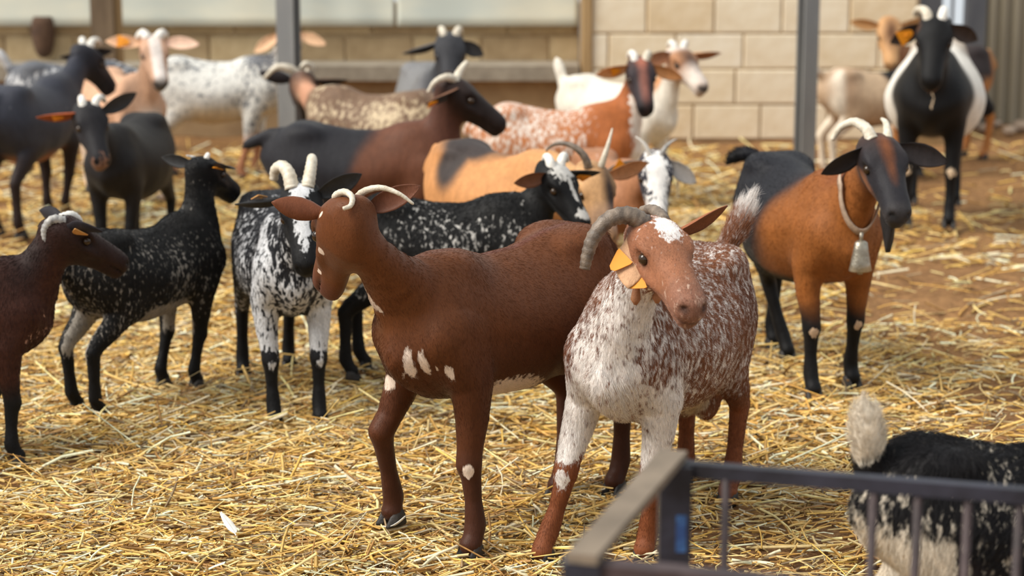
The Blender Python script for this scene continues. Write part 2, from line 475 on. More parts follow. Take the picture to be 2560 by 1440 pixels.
HLEN = 0.25
HT = [-0.16, -0.12, 0.0, 0.12, 0.28, 0.42, 0.56, 0.72, 0.88, 0.98, 1.04, 1.07]
HTOP = [-0.040, -0.024, 0.004, 0.019, 0.021, 0.014, 0.009, 0.006, 0.003, -0.002, -0.012, -0.032]
HBOT = [-0.062, -0.080, -0.104, -0.122, -0.126, -0.113, -0.099, -0.090, -0.088, -0.086, -0.078, -0.048]
HWID = [0.016, 0.035, 0.055, 0.063, 0.065, 0.056, 0.046, 0.0405, 0.040, 0.0375, 0.028, 0.008]
_ht, _htop = smooth_prof(HT, HTOP, 200, 8); _, _hbot = smooth_prof(HT, HBOT, 200, 8); _, _hw = smooth_prof(HT, HWID, 200, 8)
def head_sdf(Q):
    t = Q[:, 0] / HLEN; tc = np.clip(t, _ht[0], _ht[-1])
    top = np.interp(tc, _ht, _htop); bot = np.interp(tc, _ht, _hbot); b = np.interp(tc, _ht, _hw)
    zc = bot + (top - bot) * 0.56; w = np.where(Q[:, 2] > zc, (Q[:, 2] - zc) / (top - zc), (zc - Q[:, 2]) / (zc - bot))
    low = Q[:, 2] < zc
    b = b * np.where(low, 1 - 0.42 * np.clip(w, 0, 1) ** 1.3, 1.0)
    q = (np.abs(Q[:, 1] / b) ** 2.3 + np.abs(w) ** 2.3) ** (1 / 2.3)
    d = (q - 1) * np.minimum(b, 0.5 * (top - bot))
    dx = np.abs(t - tc) * HLEN
    d = np.where(dx > 0, np.sqrt(np.maximum(d, 0) ** 2 + dx ** 2), d)
    ql = np.abs(Q[:, 1])
    def ell(c, r): 
        return (np.sqrt(((Q[:, 0] - c[0]) / r[0]) ** 2 + ((ql - c[1]) / r[1]) ** 2 + ((Q[:, 2] - c[2]) / r[2]) ** 2) - 1) * min(r)
    d = smin(d, ell((0.080, 0.047, -0.006), (0.030, 0.017, 0.014)), 0.014)      # brow
    d = smin(d, ell((0.115, 0.042, -0.052), (0.040, 0.013, 0.010)), 0.016)      # cheek ridge
    d = -smin(-d, ell((0.096, 0.059, -0.026), (0.020, 0.012, 0.013)), 0.012)    # socket
    d = -smin(-d, ell((0.254, 0.023, -0.022), (0.011, 0.008, 0.0065)), 0.006)    # nostril
    d = -smin(-d, ell((0.243, 0.037, -0.054), (0.045, 0.015, 0.0036)), 0.006)  # mouth
    return d

FRONT = [((0.16, .050, .625), .060, .034, 0), ((0.225, .078, .52), .080, .050, .04), ((0.18, .092, .415), .060, .044, .12), ((0.186, .090, .33), .043, .036, .32),
         ((0.200, .086, .255), .031, .030, .5), ((0.205, .085, .222), .0315, .030, .56), ((0.201, .085, .190), .0245, .0235, .63), ((0.200, .085, .135), .0210, .0195, .76),
         ((0.202, .085, .078), .0265, .0245, .93), ((0.214, .085, .048), .0235, .0240, 1.0), ((0.224, .085, .034), .0270, .0265, 1.0)]
HIND = [((-0.30, .060, .610), .090, .055, 0), ((-0.285, .080, .50), .112, .058, .03), ((-0.250, .096, .425), .082, .048, .12), ((-0.315, .093, .345), .047, .036, .38),
        ((-0.378, .090, .290), .036, .028, .58), ((-0.398, .090, .262), .0315, .0265, .66), ((-0.393, .090, .220), .0265, .0230, .72), ((-0.386, .090, .150), .0225, .0205, .84),
        ((-0.378, .090, .082), .0270, .0245, .96), ((-0.362, .090, .050), .0235, .0240, 1.0), ((-0.350, .090, .034), .0270, .0265, 1.0)]
HOOF0 = {'FL': (0.226, .085), 'FR': (0.226, -.085), 'HL': (-0.348, .09), 'HR': (-0.348, -.09)}

def leg_points(leg, hoof=None, knee=None, lift=0.0, ankle=None):
    sg = 1 if leg[1] == 'L' else -1
    base = FRONT if leg[0] == 'F' else HIND
    hx, hy = hoof if hoof else HOOF0[leg]
    D = np.array([hx - HOOF0[leg][0], hy - HOOF0[leg][1], lift])
    pts = []; ra = []; rl = []
    for (p, a, l, w) in base:
        pts.append(np.array([p[0], p[1] * sg, p[2]]) + D * w); ra.append(a); rl.append(l)
    if knee is not None:
        K = np.array(knee); ki = 5; d = K - pts[ki]
        fet = pts[8].copy() if ankle is None else np.array(ankle)
        e8 = fet - pts[8]
        old = [p.copy() for p in pts]
        for i in (3, 4): 
            f = (i - 2) / 3; pts[i] = old[2] + (K - old[2]) * f + (old[i] - (old[2] + (old[5] - old[2]) * f)) * 0.5
        pts[5] = K
        for i, f in ((6, 0.22), (7, 0.6)): pts[i] = K + (fet - K) * f
        pts[8] = fet
        if ankle is not None:
            tip = np.array([hx, hy, 0.034 + lift]); pts[9] = fet + (tip - fet) * 0.6; pts[10] = tip
    return pts, ra, rl

def surface_nets(D, origin, h):
    s = D < 0
    nx, ny, nz = D.shape
    corners = [(i, j, k) for i in (0, 1) for j in (0, 1) for k in (0, 1)]
    cnt = sum(s[i:nx-1+i, j:ny-1+j, k:nz-1+k].astype(np.int8) for i, j, k in corners)
    act = (cnt > 0) & (cnt < 8)
    ci = np.argwhere(act)
    vid = np.full(act.shape, -1, dtype=np.int64); vid[act] = np.arange(len(ci))
    vals = {c: D[ci[:, 0] + c[0], ci[:, 1] + c[1], ci[:, 2] + c[2]] for c in corners}
    acc = np.zeros((len(ci), 3)); n = np.zeros(len(ci))
    for a in corners:
        for ax in range(3):
            if a[ax] == 1: continue
            b = list(a); b[ax] = 1; b = tuple(b)
            va, vb = vals[a], vals[b]; m = (va < 0) != (vb < 0)
            t = np.where(m, va / np.where(m, va - vb, 1), 0)
            p = np.array(a, float)[None] + np.zeros((len(ci), 3)); p[:, ax] += t
            acc += np.where(m[:, None], p, 0); n += m
    V = (ci + acc / n[:, None]) * h + origin
    F = []
    for ax in range(3):
        o1, o2 = [(1, 2), (2, 0), (0, 1)][ax]
        sl0 = [slice(None)] * 3; sl1 = [slice(None)] * 3
        sl0[ax] = slice(0, -1); sl1[ax] = slice(1, None)
        ch = s[tuple(sl0)] != s[tuple(sl1)]
        e = np.argwhere(ch)
        e = e[(e[:, o1] > 0) & (e[:, o2] > 0) & (e[:, o1] < D.shape[o1] - 1) & (e[:, o2] < D.shape[o2] - 1)]
        inside = s[e[:, 0], e[:, 1], e[:, 2]]
        def cell(d1, d2):
            q = e.copy(); q[:, o1] -= d1; q[:, o2] -= d2
            return vid[q[:, 0], q[:, 1], q[:, 2]]
        a, b, c, d = cell(1, 1), cell(0, 1), cell(0, 0), cell(1, 0)
        f = np.stack([a, b, c, d], 1)
        f[~inside] = f[~inside][:, ::-1]
        F.append(f)
    return V, np.concatenate(F)

class Skin: pass

def head_frame(g):
    P = np.array([0.25, 0, 0.57]) + g.get('nl', 0.36) * dirv(g['neck'][0], g['neck'][1])
    hy, hp = g['head'][0], g['head'][1]; roll = math.radians(g['head'][2] if len(g['head']) > 2 else 0)
    a = dirv(hy, hp); l = np.array([-math.sin(math.radians(hy)), math.cos(math.radians(hy)), 0]); u = np.cross(a, l)
    l2 = l * math.cos(roll) + u * math.sin(roll); u2 = -l * math.sin(roll) + u * math.cos(roll)
    return P, a, l2, u2

def grow_body(g, h):
    P0, a, l, u = head_frame(g)
    Hm = np.stack([a, l, u], 1)              # columns
    fat = g.get('fat', 1.0); hs = g.get('hs', 1.1)
    # neck curve
    n0 = np.array([0.17, 0, 0.555]); n1 = np.array([0.285, 0, 0.60])
    nend = P0 + Hm @ np.array([0.022, 0, -0.060]) * hs
    nd_ = dirv(g['neck'][0], g['neck'][1]); n2 = nend - nd_ * 0.13
    ts = np.linspace(0, 1, 10)
    B = [(1-t)**3 * n0 + 3*(1-t)**2*t * n1 + 3*(1-t)*t*t * n2 + t**3 * nend for t in ts]
    nk = g.get('nk', 1.0)
    nra = np.interp(ts, [0, .25, .5, .75, 1], [.140, .116, .082, .064, .052]) * nk * np.interp(ts, [0.3, 0.8], [1, g.get('nt', 1.0)])
    nrl = np.interp(ts, [0, .25, .5, .75, 1], [.080, .072, .058, .049, .041]) * nk * np.interp(ts, [0.3, 0.8], [1, g.get('nt', 1.0)])
    nlat = [np.array([0, 1, 0]) * (1 - t) + l * t for t in ts]
    legs = {k: leg_points(k, **g.get('legs', {}).get(k, {})) for k in ('FL', 'FR', 'HL', 'HR')}
    ly = np.array([0, 1.0, 0])
    # tail
    tp, tyaw, tl, tf = g.get('tail', (-55, 0, 0.13, 1.0))
    td = dirv(180 + tyaw, tp); T0 = np.array([-0.40, 0, 0.648])
    curl = g.get('tailcurl', 0.0)
    tpts = [T0, T0 + np.array([-0.035, 0, 0.004])]
    for k in range(1, 6):
        f = k / 5; dd = td + np.array([0, 0, -1]) * curl * f; dd /= np.linalg.norm(dd)
        tpts.append(tpts[-1] + dd * tl / 5)
    tra = np.array([.030, .026, .024, .025, .026, .022, .008]) * tf
    prims = []
    def add(name, fn, lo, hi, k, chain=None): prims.append((name, fn, np.array(lo), np.array(hi), k, chain))
    m = 0.06
    add('torso', lambda P: torso_sdf(P, fat), (-0.52, -0.24, 0.25), (0.42, 0.24, 0.75), 0.0)
    for k in legs:
        pts, ra, rl = legs[k]; A = np.array(pts)
        add(k, (lambda P, pts=pts, ra=ra, rl=rl: ell_chain(P, pts, ra, rl, [ly] * len(pts))[0]), A.min(0) - 0.16, A.max(0) + 0.16, 0.035, (pts, ra, rl, [ly] * len(pts)))
    A = np.array(B)
    add('neck', lambda P: ell_chain(P, B, nra, nrl, nlat)[0], A.min(0) - 0.19, A.max(0) + 0.19, 0.045, (B, nra, nrl, nlat))
    hc = P0 + a * 0.125
    add('head', lambda P: head_sdf(((P - P0) @ Hm) / hs) * hs, hc - 0.23, hc + 0.23, 0.022)
    A = np.array(tpts)
    add('tail', lambda P: ell_chain(P, tpts, tra, tra * 0.85, [ly] * len(tpts))[0], A.min(0) - m, A.max(0) + m, 0.02, (tpts, tra, tra * 0.85, [ly] * len(tpts)))
    hb = lambda P: (np.sqrt(((P[:, 0] + 0.275) / .05) ** 2 + ((np.abs(P[:, 1]) - 0.072) / .03) ** 2 + ((P[:, 2] - 0.668) / .022) ** 2) - 1) * .022
    add('hipbone', hb, (-0.4, -0.16, 0.58), (-0.15, 0.16, 0.75), 0.03)
    for (c, r) in g.get('extra', []):
        c = np.array(c); r = np.array(r)
        add('extra', lambda P, c=c, r=r: (np.sqrt((((P - c) / r) ** 2).sum(1)) - 1) * r.min(), c - r - .06, c + r + .06, 0.02)
    lo = np.min([p[2] for p in prims], 0); hi = np.max([p[3] for p in prims], 0)
    lo[2] = max(lo[2], -0.05)
    dims = np.ceil((hi - lo) / h).astype(int) + 2
    D = np.full(dims, 1.0)
    ax = [lo[i] + np.arange(dims[i]) * h for i in range(3)]
    def sub(plo, phi):
        i0 = np.maximum(np.floor((plo - lo) / h).astype(int), 0); i1 = np.minimum(np.ceil((phi - lo) / h).astype(int) + 1, dims)
        sl = tuple(slice(i0[i], i1[i]) for i in range(3))
        X, Y, Z = np.meshgrid(ax[0][sl[0]], ax[1][sl[1]], ax[2][sl[2]], indexing='ij')
        return sl, np.stack([X, Y, Z], -1).reshape(-1, 3), X.shape
    for (name, fn, plo, phi, k, chain) in prims:
        if chain is None:
            sl, P, shp = sub(plo, phi); d = fn(P).reshape(shp)
            D[sl] = smin(D[sl], d, k) if k > 0 else np.minimum(D[sl], d)
        else:
            pts, ra, rl, lt = chain
            E_ = np.full(dims, 1.0)
            for i in range(len(pts) - 1):
                r = max(ra[i], ra[i+1], rl[i], rl[i+1]) + 0.045
                sl, P, shp = sub(np.minimum(pts[i], pts[i+1]) - r, np.maximum(pts[i], pts[i+1]) + r)
                if 0 in shp: continue
                d = ell_chain(P, pts[i:i+2], ra[i:i+2], rl[i:i+2], lt[i:i+2])[0].reshape(shp)
                E_[sl] = np.minimum(E_[sl], d)
            D = smin(D, E_, k)
    V, F = surface_nets(D, lo, h)
    # per-vertex regions for the coat
    v = Skin(); v.p = V; v.x, v.y, v.z = V.T
    ds = np.stack([fn(V) for (nm, fn, *_r) in prims[:7]] + [ell_chain(V, tpts, tra, tra, [ly] * len(tpts))[0]], 1)
    names = [p[0] for p in prims[:7]] + ['tail']
    w = np.exp(-np.clip(ds - ds.min(1, keepdims=True), 0, 1) / 0.012); w /= w.sum(1, keepdims=True)
    v.w = {n: w[:, i] for i, n in enumerate(names)}
    v.tn = ell_chain(V, B, nra, nrl, nlat)[1]
    Q = ((V - P0) @ Hm) / hs; v.ha, v.hl, v.hu = Q.T
    v.tt = ell_chain(V, tpts, tra, tra, [ly] * len(tpts))[1]
    v.legs = legs; v.frame = (P0, Hm, hs); v.F = F
    v.headw = v.w['head']; v.neckw = v.w['neck']; v.torsow = v.w['torso']
    v.frontleg = v.w['FL'] + v.w['FR']; v.hindleg = v.w['HL'] + v.w['HR']; v.leg = v.frontleg + v.hindleg; v.tailw = v.w['tail']
    v.front = np.zeros(len(V))
    ne = np.array(B); c = np.stack([np.interp(v.tn, ts, ne[:, i]) for i in range(3)], 1)
    tang = np.gradient(ne, axis=0); tg = np.stack([np.interp(v.tn, ts, tang[:, i]) for i in range(3)], 1); tg /= np.linalg.norm(tg, axis=1, keepdims=True)
    la = np.array([0, 1, 0]) * (1 - v.tn[:, None]) + l * v.tn[:, None]
    fr = np.cross(la, tg); fr /= np.linalg.norm(fr, axis=1, keepdims=True) + 1e-9
    v.nfront = np.einsum('ij,ij->i', V - c, fr) / np.interp(v.tn, ts, nra)      # +1 throat side, -1 crest
    v.nlat = np.einsum('ij,ij->i', V - c, la) / np.interp(v.tn, ts, nrl)
    v.tail_dir = td; v.tail_fluff = g.get('fluff', 0.8)
    v.neck_curve = (B, nra, nrl, nlat)
    return v

def coat_material(name, freq=70, stretch=0.45, hard=0.12, rough=0.55, streak=0.25, amp=3.8, bumps=0.25, spec=0.18):
    m, nt, b = new_mat(name)
    base = nd(nt, 'ShaderNodeAttribute', attribute_name='coat_base'); alt = nd(nt, 'ShaderNodeAttribute', attribute_name='coat_alt')
    mask = nd(nt, 'ShaderNodeAttribute', attribute_name='coat_mask')
    v = mapped(nt, (1, 1, stretch))
    n = noise(nt, v, freq, 2.5, 0.55, 0.3)
    r = mathn(nt, 'MULTIPLY', mathn(nt, 'SUBTRACT', n, 0.5), amp)
    g0 = mathn(nt, 'MULTIPLY', mask.outputs['Fac'], 8.0, True); g1 = mathn(nt, 'MULTIPLY', mathn(nt, 'SUBTRACT', 1.0, mask.outputs['Fac']), 8.0, True)
    r = mathn(nt, 'MULTIPLY', mathn(nt, 'MULTIPLY', r, g0), g1)
    s = mathn(nt, 'ADD', mathn(nt, 'SUBTRACT', mathn(nt, 'MULTIPLY', mask.outputs['Fac'], 2.0), 1.0), r)
    mr = nd(nt, 'ShaderNodeMapRange', i_1=-hard, i_2=hard); mr.interpolation_type = 'SMOOTHSTEP'; nt.links.new(s, mr.inputs[0])
    c = mixc(nt, mr.outputs[0], base.outputs['Color'], alt.outputs['Color'])
    vf = mapped(nt, (1, 1, 0.22)); n2 = noise(nt, vf, 420, 3, 0.6); n3 = noise(nt, mapped(nt, (1, 1, 0.4)), 45, 3, 0.6)
    mr2 = nd(nt, 'ShaderNodeMapRange', i_1=0.25, i_2=0.75, i_3=1 - streak, i_4=1 + streak); nt.links.new(n2, mr2.inputs[0])
    mr3 = nd(nt, 'ShaderNodeMapRange', i_1=0.3, i_2=0.7, i_3=1 - streak * 0.6, i_4=1 + streak * 0.6); nt.links.new(n3, mr3.inputs[0])
    c = mixc(nt, 1.0, c, mr2.outputs[0], 'MULTIPLY'); c = mixc(nt, 1.0, c, mr3.outputs[0], 'MULTIPLY')
    nt.links.new(c, b.inputs['Base Color'])
    b.inputs['Roughness'].default_value = rough; b.inputs['Specular IOR Level'].default_value = spec
    b.inputs['Sheen Weight'].default_value = 0.05; b.inputs['Sheen Roughness'].default_value = 0.4
    if bumps: bump(nt, b, mathn(nt, 'ADD', n2, mathn(nt, 'MULTIPLY', n3, 1.5)), bumps, 0.006)
    return m

def set_coat(o, base, alt, mask):
    me = o.data; n = len(me.vertices)
    for nm, arr in (('coat_base', base), ('coat_alt', alt)):
        arr = np.broadcast_to(np.asarray(arr, float), (n, 3))
        at = me.attributes.new(nm, 'FLOAT_COLOR', 'POINT')
        at.data.foreach_set('color', np.concatenate([arr, np.ones((n, 1))], 1).astype(np.float32).ravel())
    at = me.attributes.new('coat_mask', 'FLOAT', 'POINT')
    at.data.foreach_set('value', np.broadcast_to(np.asarray(mask, float), (n,)).astype(np.float32).copy())

M_horn = {}
def horn_mat(key):
    if key not in M_horn:
        c1, c2 = {'pale': ((190, 178, 158), (224, 214, 196)), 'dark': ((88, 76, 66), (136, 120, 104)), 'grey': ((120, 118, 118), (190, 186, 180)), 'white': ((220, 214, 204), (240, 236, 228))}[key]
        M_horn[key] = mottled('horn_' + key, S(*c1), S(*c2), 40, 0.45, (1, 1, 1), 0.2)
    return M_horn[key]
M_hoof = mottled('hoof_horn', S(26, 23, 22), S(54, 48, 44), 30, 0.6)
def eye_material():
    m, nt, b = new_mat('goat_eye'); b.inputs['Base Color'].default_value = (0.035, 0.018, 0.008, 1); b.inputs['Roughness'].default_value = 0.08
    return m
M_eye = eye_material()
def tag_material():
    m, nt, b = new_mat('orange_tag')
    n = noise(nt, mapped(nt, (1, 1, 1)), 40, 2)
    nt.links.new(mixc(nt, n, S(226, 136, 8), S(234, 150, 16)), b.inputs['Base Color']); b.inputs['Roughness'].default_value = 0.6
    return m
M_tag = tag_material()
M_tag2 = mottled('faded_tag', S(206, 140, 66), S(220, 168, 104), 30, 0.5)

def make_horn(root, frame, side, L=0.16, A=120, out=0.5, r0=0.017, key='pale', up=(-0.55, 0.8), tip=0.2, rings=0.05, sp=0.022, w=None, Rl=None, knob=False):
    """swept back horn: starts along forehead-up, turns back/outwards through A degrees"""
    P0, Hm, hs = frame
    if knob:   # short horn curving straight back from the poll
        sx = 1 if (Rl @ Hm[:, 1] * side)[0] > 0 else -1
        w = [(0, 0, -0.004), (sx * .006, .008, .022), (sx * .014, .034, .034), (sx * .022, .034 + L, .030), (sx * .028, .06 + L, .010)]; tip = 0.5; rings = 0.02
    if w is not None:
        b0 = P0 + Hm @ (np.array([0.012, side * sp, -0.004]) * hs)
        K = np.array([b0 + Rl.T @ np.array(q) for q in w]); K = np.concatenate([[2 * K[0] - K[1]], K, [2 * K[-1] - K[-2]]])
        W = []
        for i in range(1, len(K) - 2):
            for f in np.linspace(0, 1, 8, endpoint=(i == len(K) - 3)):
                a, b, c, d = K[i-1], K[i], K[i+1], K[i+2]
                W.append(0.5 * (2*b + (c-a)*f + (2*a-5*b+4*c-d)*f*f + (-a+3*b-3*c+d)*f**3))
        n = len(W) - 1
        rad = [r0 * (1 - (1 - tip) * (i / n) ** 1.3) * (1 + rings * math.cos(i * 2.1)) for i in range(n + 1)]
        rad.append(rad[-1] * 0.35); W.append(W[-1] + (W[-1] - W[-2]) * 0.4)
        m = MB(); m.tube([tuple(q) for q in W], rad, 12)
        return m.build('horn', horn_mat(key), root, True)
    n = 26; p = np.array([0.012, side * sp, 0.004]); pts = [p.copy()]
    ib = math.sqrt(max(0, 1 - out * out)); e_back = np.array([-0.66 * ib, side * out, -0.75 * ib]); e_up = np.array([up[0], side * 0.2 if len(up) < 3 else side * up[2], up[1]]); e_up /= np.linalg.norm(e_up)
    for i in range(n):
        ang = math.radians(A) * ((i + 0.5) / n)
        d = e_up * math.cos(ang) + e_back * math.sin(ang); d /= np.linalg.norm(d)
        p = p + d * L / n; pts.append(p.copy())
    rad = [r0 * (1 - (1 - tip) * (i / n) ** 1.15) * (1 + rings * math.cos(i * 2.3)) for i in range(n + 1)]
    W = [P0 + Hm @ (q * hs) for q in pts]
    m = MB(); m.tube([tuple(q) for q in W], [r * hs for r in rad], 12)
    return m.build('horn', horn_mat(key), root, True)

def make_ear(root, frame, side, mat, col_out, col_in, d=(-0.25, 1.0, 0.05), open_=(0.75, 0.0, 0.45), L=0.15, w=0.031, droop=0.0, tagged=None, mask=0.0, alt=(0.7, 0.65, 0.6), fold=0.75, wd=None, wo=None, Rl=None):
    """cupped leaf-shaped ear; d and open_ are given in the head frame (along nose, outwards, up)"""
    P0, Hm, hs = frame
    base = np.array([0.028, side * 0.048, -0.020])
    if wd is not None: q = Hm.T @ (Rl.T @ np.array(wd, float)); d = (q[0], q[1] * side, q[2])
    if wo is not None: q = Hm.T @ (Rl.T @ np.array(wo, float)); open_ = (q[0], q[1] * side, q[2])
    d = np.array([d[0], d[1] * side, d[2]]); d /= np.linalg.norm(d)
    o = np.array([open_[0], open_[1] * side, open_[2]]); o = o - d * (o @ d); o /= np.linalg.norm(o)
    s = np.cross(d, o)
    nu, nv = 14, 9; th = 0.0045
    outer = []; inner = []
    for i in range(nu):
        t = i / (nu - 1)
        ww = w * np.interp(t, [0, .1, .25, .45, .65, .82, .94, 1], [.42, .55, .85, 1.0, .92, .62, .28, .04])
        cur = fold * (1 - 0.55 * t) + 0.25
        c = base + d * (t * L) + np.array([0, 0, -droop * t * t * L])
        for k in range(nv):
            f = -1 + 2 * k / (nv - 1)
            ang = f * cur * 1.25
            q = c + s * (ww * math.sin(ang) / max(math.sin(cur * 1.25), .3)) + o * (ww * (1 - math.cos(ang)) * 0.9)
            outer.append(q - o * th * 0.5 * (1 - abs(f) * .6)); inner.append(q + o * th * 0.5 * (1 - abs(f) * .6))
    V = np.array(outer + inner); V = P0 + (V * hs) @ Hm.T
    N = nu * nv; fs = []
    for i in range(nu - 1):
        for k in range(nv - 1):
            a = i * nv + k
            fs.append((a, a + 1, a + nv + 1, a + nv)); fs.append((N + a, N + a + nv, N + a + nv + 1, N + a + 1))
        for k in (0, nv - 1):
            a = i * nv + k; q = (a, a + nv, N + a + nv, N + a); fs.append(q if k == 0 else q[::-1])
    for i in (0, nu - 1):
        for k in range(nv - 1):
            a = i * nv + k; q = (a, N + a, N + a + 1, a + 1); fs.append(q if i == 0 else q[::-1])
    if side < 0: pass
    e = mesh_obj('ear', V, fs, mat, root)
    cb = np.concatenate([np.tile(col_out, (N, 1)), np.tile(col_in, (N, 1))])
    set_coat(e, cb, alt, np.concatenate([np.full(N, mask), np.full(N, min(mask, 0.1))]))
    if tagged:
        for (t, offs, sidek, ang, sc, mt) in tagged:
            c = base + d * (t * L) + np.array([0, 0, -droop * t * t * L]) + o * offs + s * sidek
            ca, sa = math.cos(ang), math.sin(ang)
            e1 = d * ca + s * sa; e2 = -d * sa + s * ca
            out2 = [(-.020, .0), (-.016, .008), (-.002, .014), (.016, .021), (.022, .021), (.022, -.021), (.016, -.021), (-.002, -.014), (-.016, -.008)]
            vs = []
            for z in (-0.0012, 0.0012):
                for (p, q_) in out2: vs.append(P0 + Hm @ ((c + (e1 * p + e2 * q_) * sc + o * z) * hs))
            n = len(out2)
            f2 = [tuple(range(n))[::-1], tuple(range(n, 2 * n))] + [(k, (k + 1) % n, n + (k + 1) % n, n + k) for k in range(n)]
            mesh_obj('ear_tag', vs, f2, mt or M_tag, e, False)
            stud = MB(); cc = P0 + Hm @ ((c + o * 0.0014) * hs); c3 = P0 + Hm @ ((c + o * 0.0042) * hs)
            stud.tube([tuple(cc), tuple(c3)], 0.005 * hs, 10); stud.build('tag_stud', mt or M_tag, e, True)
    return e

def make_hoof(root, pt, ahead, lift, tiltf=0.0):
    """two-toed hoof under a coronet point (local frame), pointing along ahead"""
    f = np.array([ahead[0], ahead[1], 0.0]); f /= np.linalg.norm(f); l = np.array([-f[1], f[0], 0])
    m = MB()
    for sg in (-1, 1):
        rings = []
        for (z, back, fwd, wd) in ((0.0, -0.022, 0.034, 0.0122), (0.006, -0.024, 0.032, 0.0130), (0.026, -0.021, 0.018, 0.0120), (0.040, -0.015, 0.010, 0.0090)):
            ring = []
            for (fx, fy) in ((0, -.8), (0.35, -1), (0.75, -.75), (1.0, -.15), (1.0, .35), (0.7, .9), (0.35, 1), (0, .8)):
                p = pt + f * (back + (fwd - back) * fx) + l * (sg * (0.0140 + 0.003 * fx) + fy * wd * sg)
                zz = lift + z + tiltf * (fx - 0.5)
                ring.append((p[0], p[1], zz))
            rings.append(ring)
        n = 8; vs = [q for r in rings for q in r]
        fs = [(i*n+k, i*n+(k+1) % n, (i+1)*n+(k+1) % n, (i+1)*n+k) for i in range(3) for k in range(n)] + [tuple(range(n))[::-1], tuple(range(3*n, 4*n))]
        if sg < 0: fs = [q[::-1] for q in fs]
        m.add(vs, fs)
    return m.build('hoof', M_hoof, root, True)

MOUTH = {}
GOATS = {}
def make_goat(key, label, g, coat, h=0.009, mat=None, ears=({}, {}), horns=None, group='goats in the barn'):
    x, y, th, s = g['at']
    root = empty('goat', (x, y, float(floor_z(np.array([x]), np.array([y]))[0]) + 0.012), math.radians(th)); root.scale = (s, s, s)
    tag(root, label, 'goat', group)
    v = grow_body(g, h)
    base, alt, mask, cols = coat(v)
    mask = np.array(np.broadcast_to(mask, (len(v.x),)), float); base = np.array(base, float)
    al_ = np.abs(v.hl)
    def hq(c, r): return np.sqrt(((v.ha - c[0]) / r[0]) ** 2 + ((al_ - c[1]) / r[1]) ** 2 + ((v.hu - c[2]) / r[2]) ** 2)
    dk = np.maximum(np.clip(1.6 - 1.0 * hq((0.256, 0.023, -0.022), (.012, .010, .008)), 0, 1), 0.8 * np.clip(1.5 - hq((0.098, 0.056, -0.026), (.020, .02, .013)), 0, 1))
    dk = np.maximum(dk, 0.6 * sstep(0.006, 0.001, np.abs(v.hu + 0.054)) * sstep(0.20, 0.215, v.ha)) * v.headw
    base = base * (1 - 0.75 * dk[:, None]); mask = mask * (1 - dk)          # dark skin of nostrils, lips and eye rims
    v.coat = (np.clip(base, 0, 1), np.broadcast_to(np.asarray(alt, float), base.shape), np.clip(mask, 0, 1))
    body = mesh_obj('body', v.p, v.F, mat, root)
    set_coat(body, np.clip(base, 0, 1), alt, np.clip(mask, 0, 1))
    sm = body.modifiers.new('relax', 'SMOOTH'); sm.factor = 0.5; sm.iterations = 2
    tr = math.radians(th); Rl = np.array([[math.cos(tr), -math.sin(tr), 0], [math.sin(tr), math.cos(tr), 0], [0, 0, 1]])
    for sd, e in zip((1, -1), ears):
        if e is None: continue
        e = dict(e); co = e.pop('co', cols[0]); ci = e.pop('ci', cols[1])
        make_ear(root, v.frame, sd, mat, co, ci, Rl=Rl, **e)
    P0, Hm, hs = v.frame
    if horns:
        for sd, hn in zip((1, -1), horns):
            if hn is not None: make_horn(root, v.frame, sd, Rl=Rl, **hn)
    for sd in (1, -1):
        c = P0 + Hm @ (np.array([0.096, sd * 0.0500, -0.025]) * hs); vs, fs = [], []
        for i in range(9):
            for k in range(12):
                a_, b_ = math.pi * i / 8, 2 * math.pi * k / 12
                vs.append(c + 0.0135 * hs * np.array([math.sin(a_) * math.cos(b_), math.sin(a_) * math.sin(b_), math.cos(a_)]))
        for i in range(8):
            for k in range(12): fs.append((i*12+k, (i+1)*12+k, (i+1)*12+(k+1) % 12, i*12+(k+1) % 12))
        mesh_obj('eye', vs, fs, M_eye, root)
    for k, (pts, ra, rl) in v.legs.items():
        lo = g.get('legs', {}).get(k, {})
        tip = np.array(pts[10]); fw = np.array([1.0, 0.12 if k[1] == 'L' else -0.12])
        yw = lo.get('toe', 0)
        make_hoof(root, np.array([tip[0], tip[1], 0]), fw, lo.get('lift', 0.0), 0.0)
    mth = P0 + Hm @ (np.array([0.245, 0.012, -0.055]) * hs)
    R = Matrix.Rotation(math.radians(th), 4, 'Z')
    MOUTH[key] = tuple(Vector((x, y, 0.01)) + R @ (Vector(mth) * s))
    GOATS[key] = (root, v)
    return root, v
# ------------------------------------------------------------------ the herd
WHITE = S(228, 218, 206); CREAM = S(222, 200, 170); BLACK = S(26, 24, 25); JET = S(17, 16, 17); PINK = S(176, 128, 108)
def lay(b, c, m):
    m = np.clip(m, 0, 1)[:, None]; return b * (1 - m) + np.asarray(c) * m
def fill(v, c): return np.tile(np.asarray(c, float), (len(v.x), 1))
def blob(v, c, r): 
    q = np.sqrt((((v.p - np.array(c)) / np.array(r)) ** 2).sum(1)); return np.clip(1.25 - 0.75 * q, 0, 1)
def hblob(v, c, r):
    q = np.sqrt(((v.ha - c[0]) / r[0]) ** 2 + ((v.hl - c[1]) / r[1]) ** 2 + ((v.hu - c[2]) / r[2]) ** 2); return np.clip(1.25 - 0.75 * q, 0, 1)
def nz(v, s, k=0.0): return noise3(v.p + 5 + k, s)
def below(v, z, soft=0.05, wob=0.06): return sstep(z + soft, z - soft, v.z + (nz(v, 14) - 0.5) * wob)
def fore(v, x, soft=0.06, wob=0.10): return sstep(x - soft, x + soft, v.x + (nz(v, 9, 3) - 0.5) * wob)

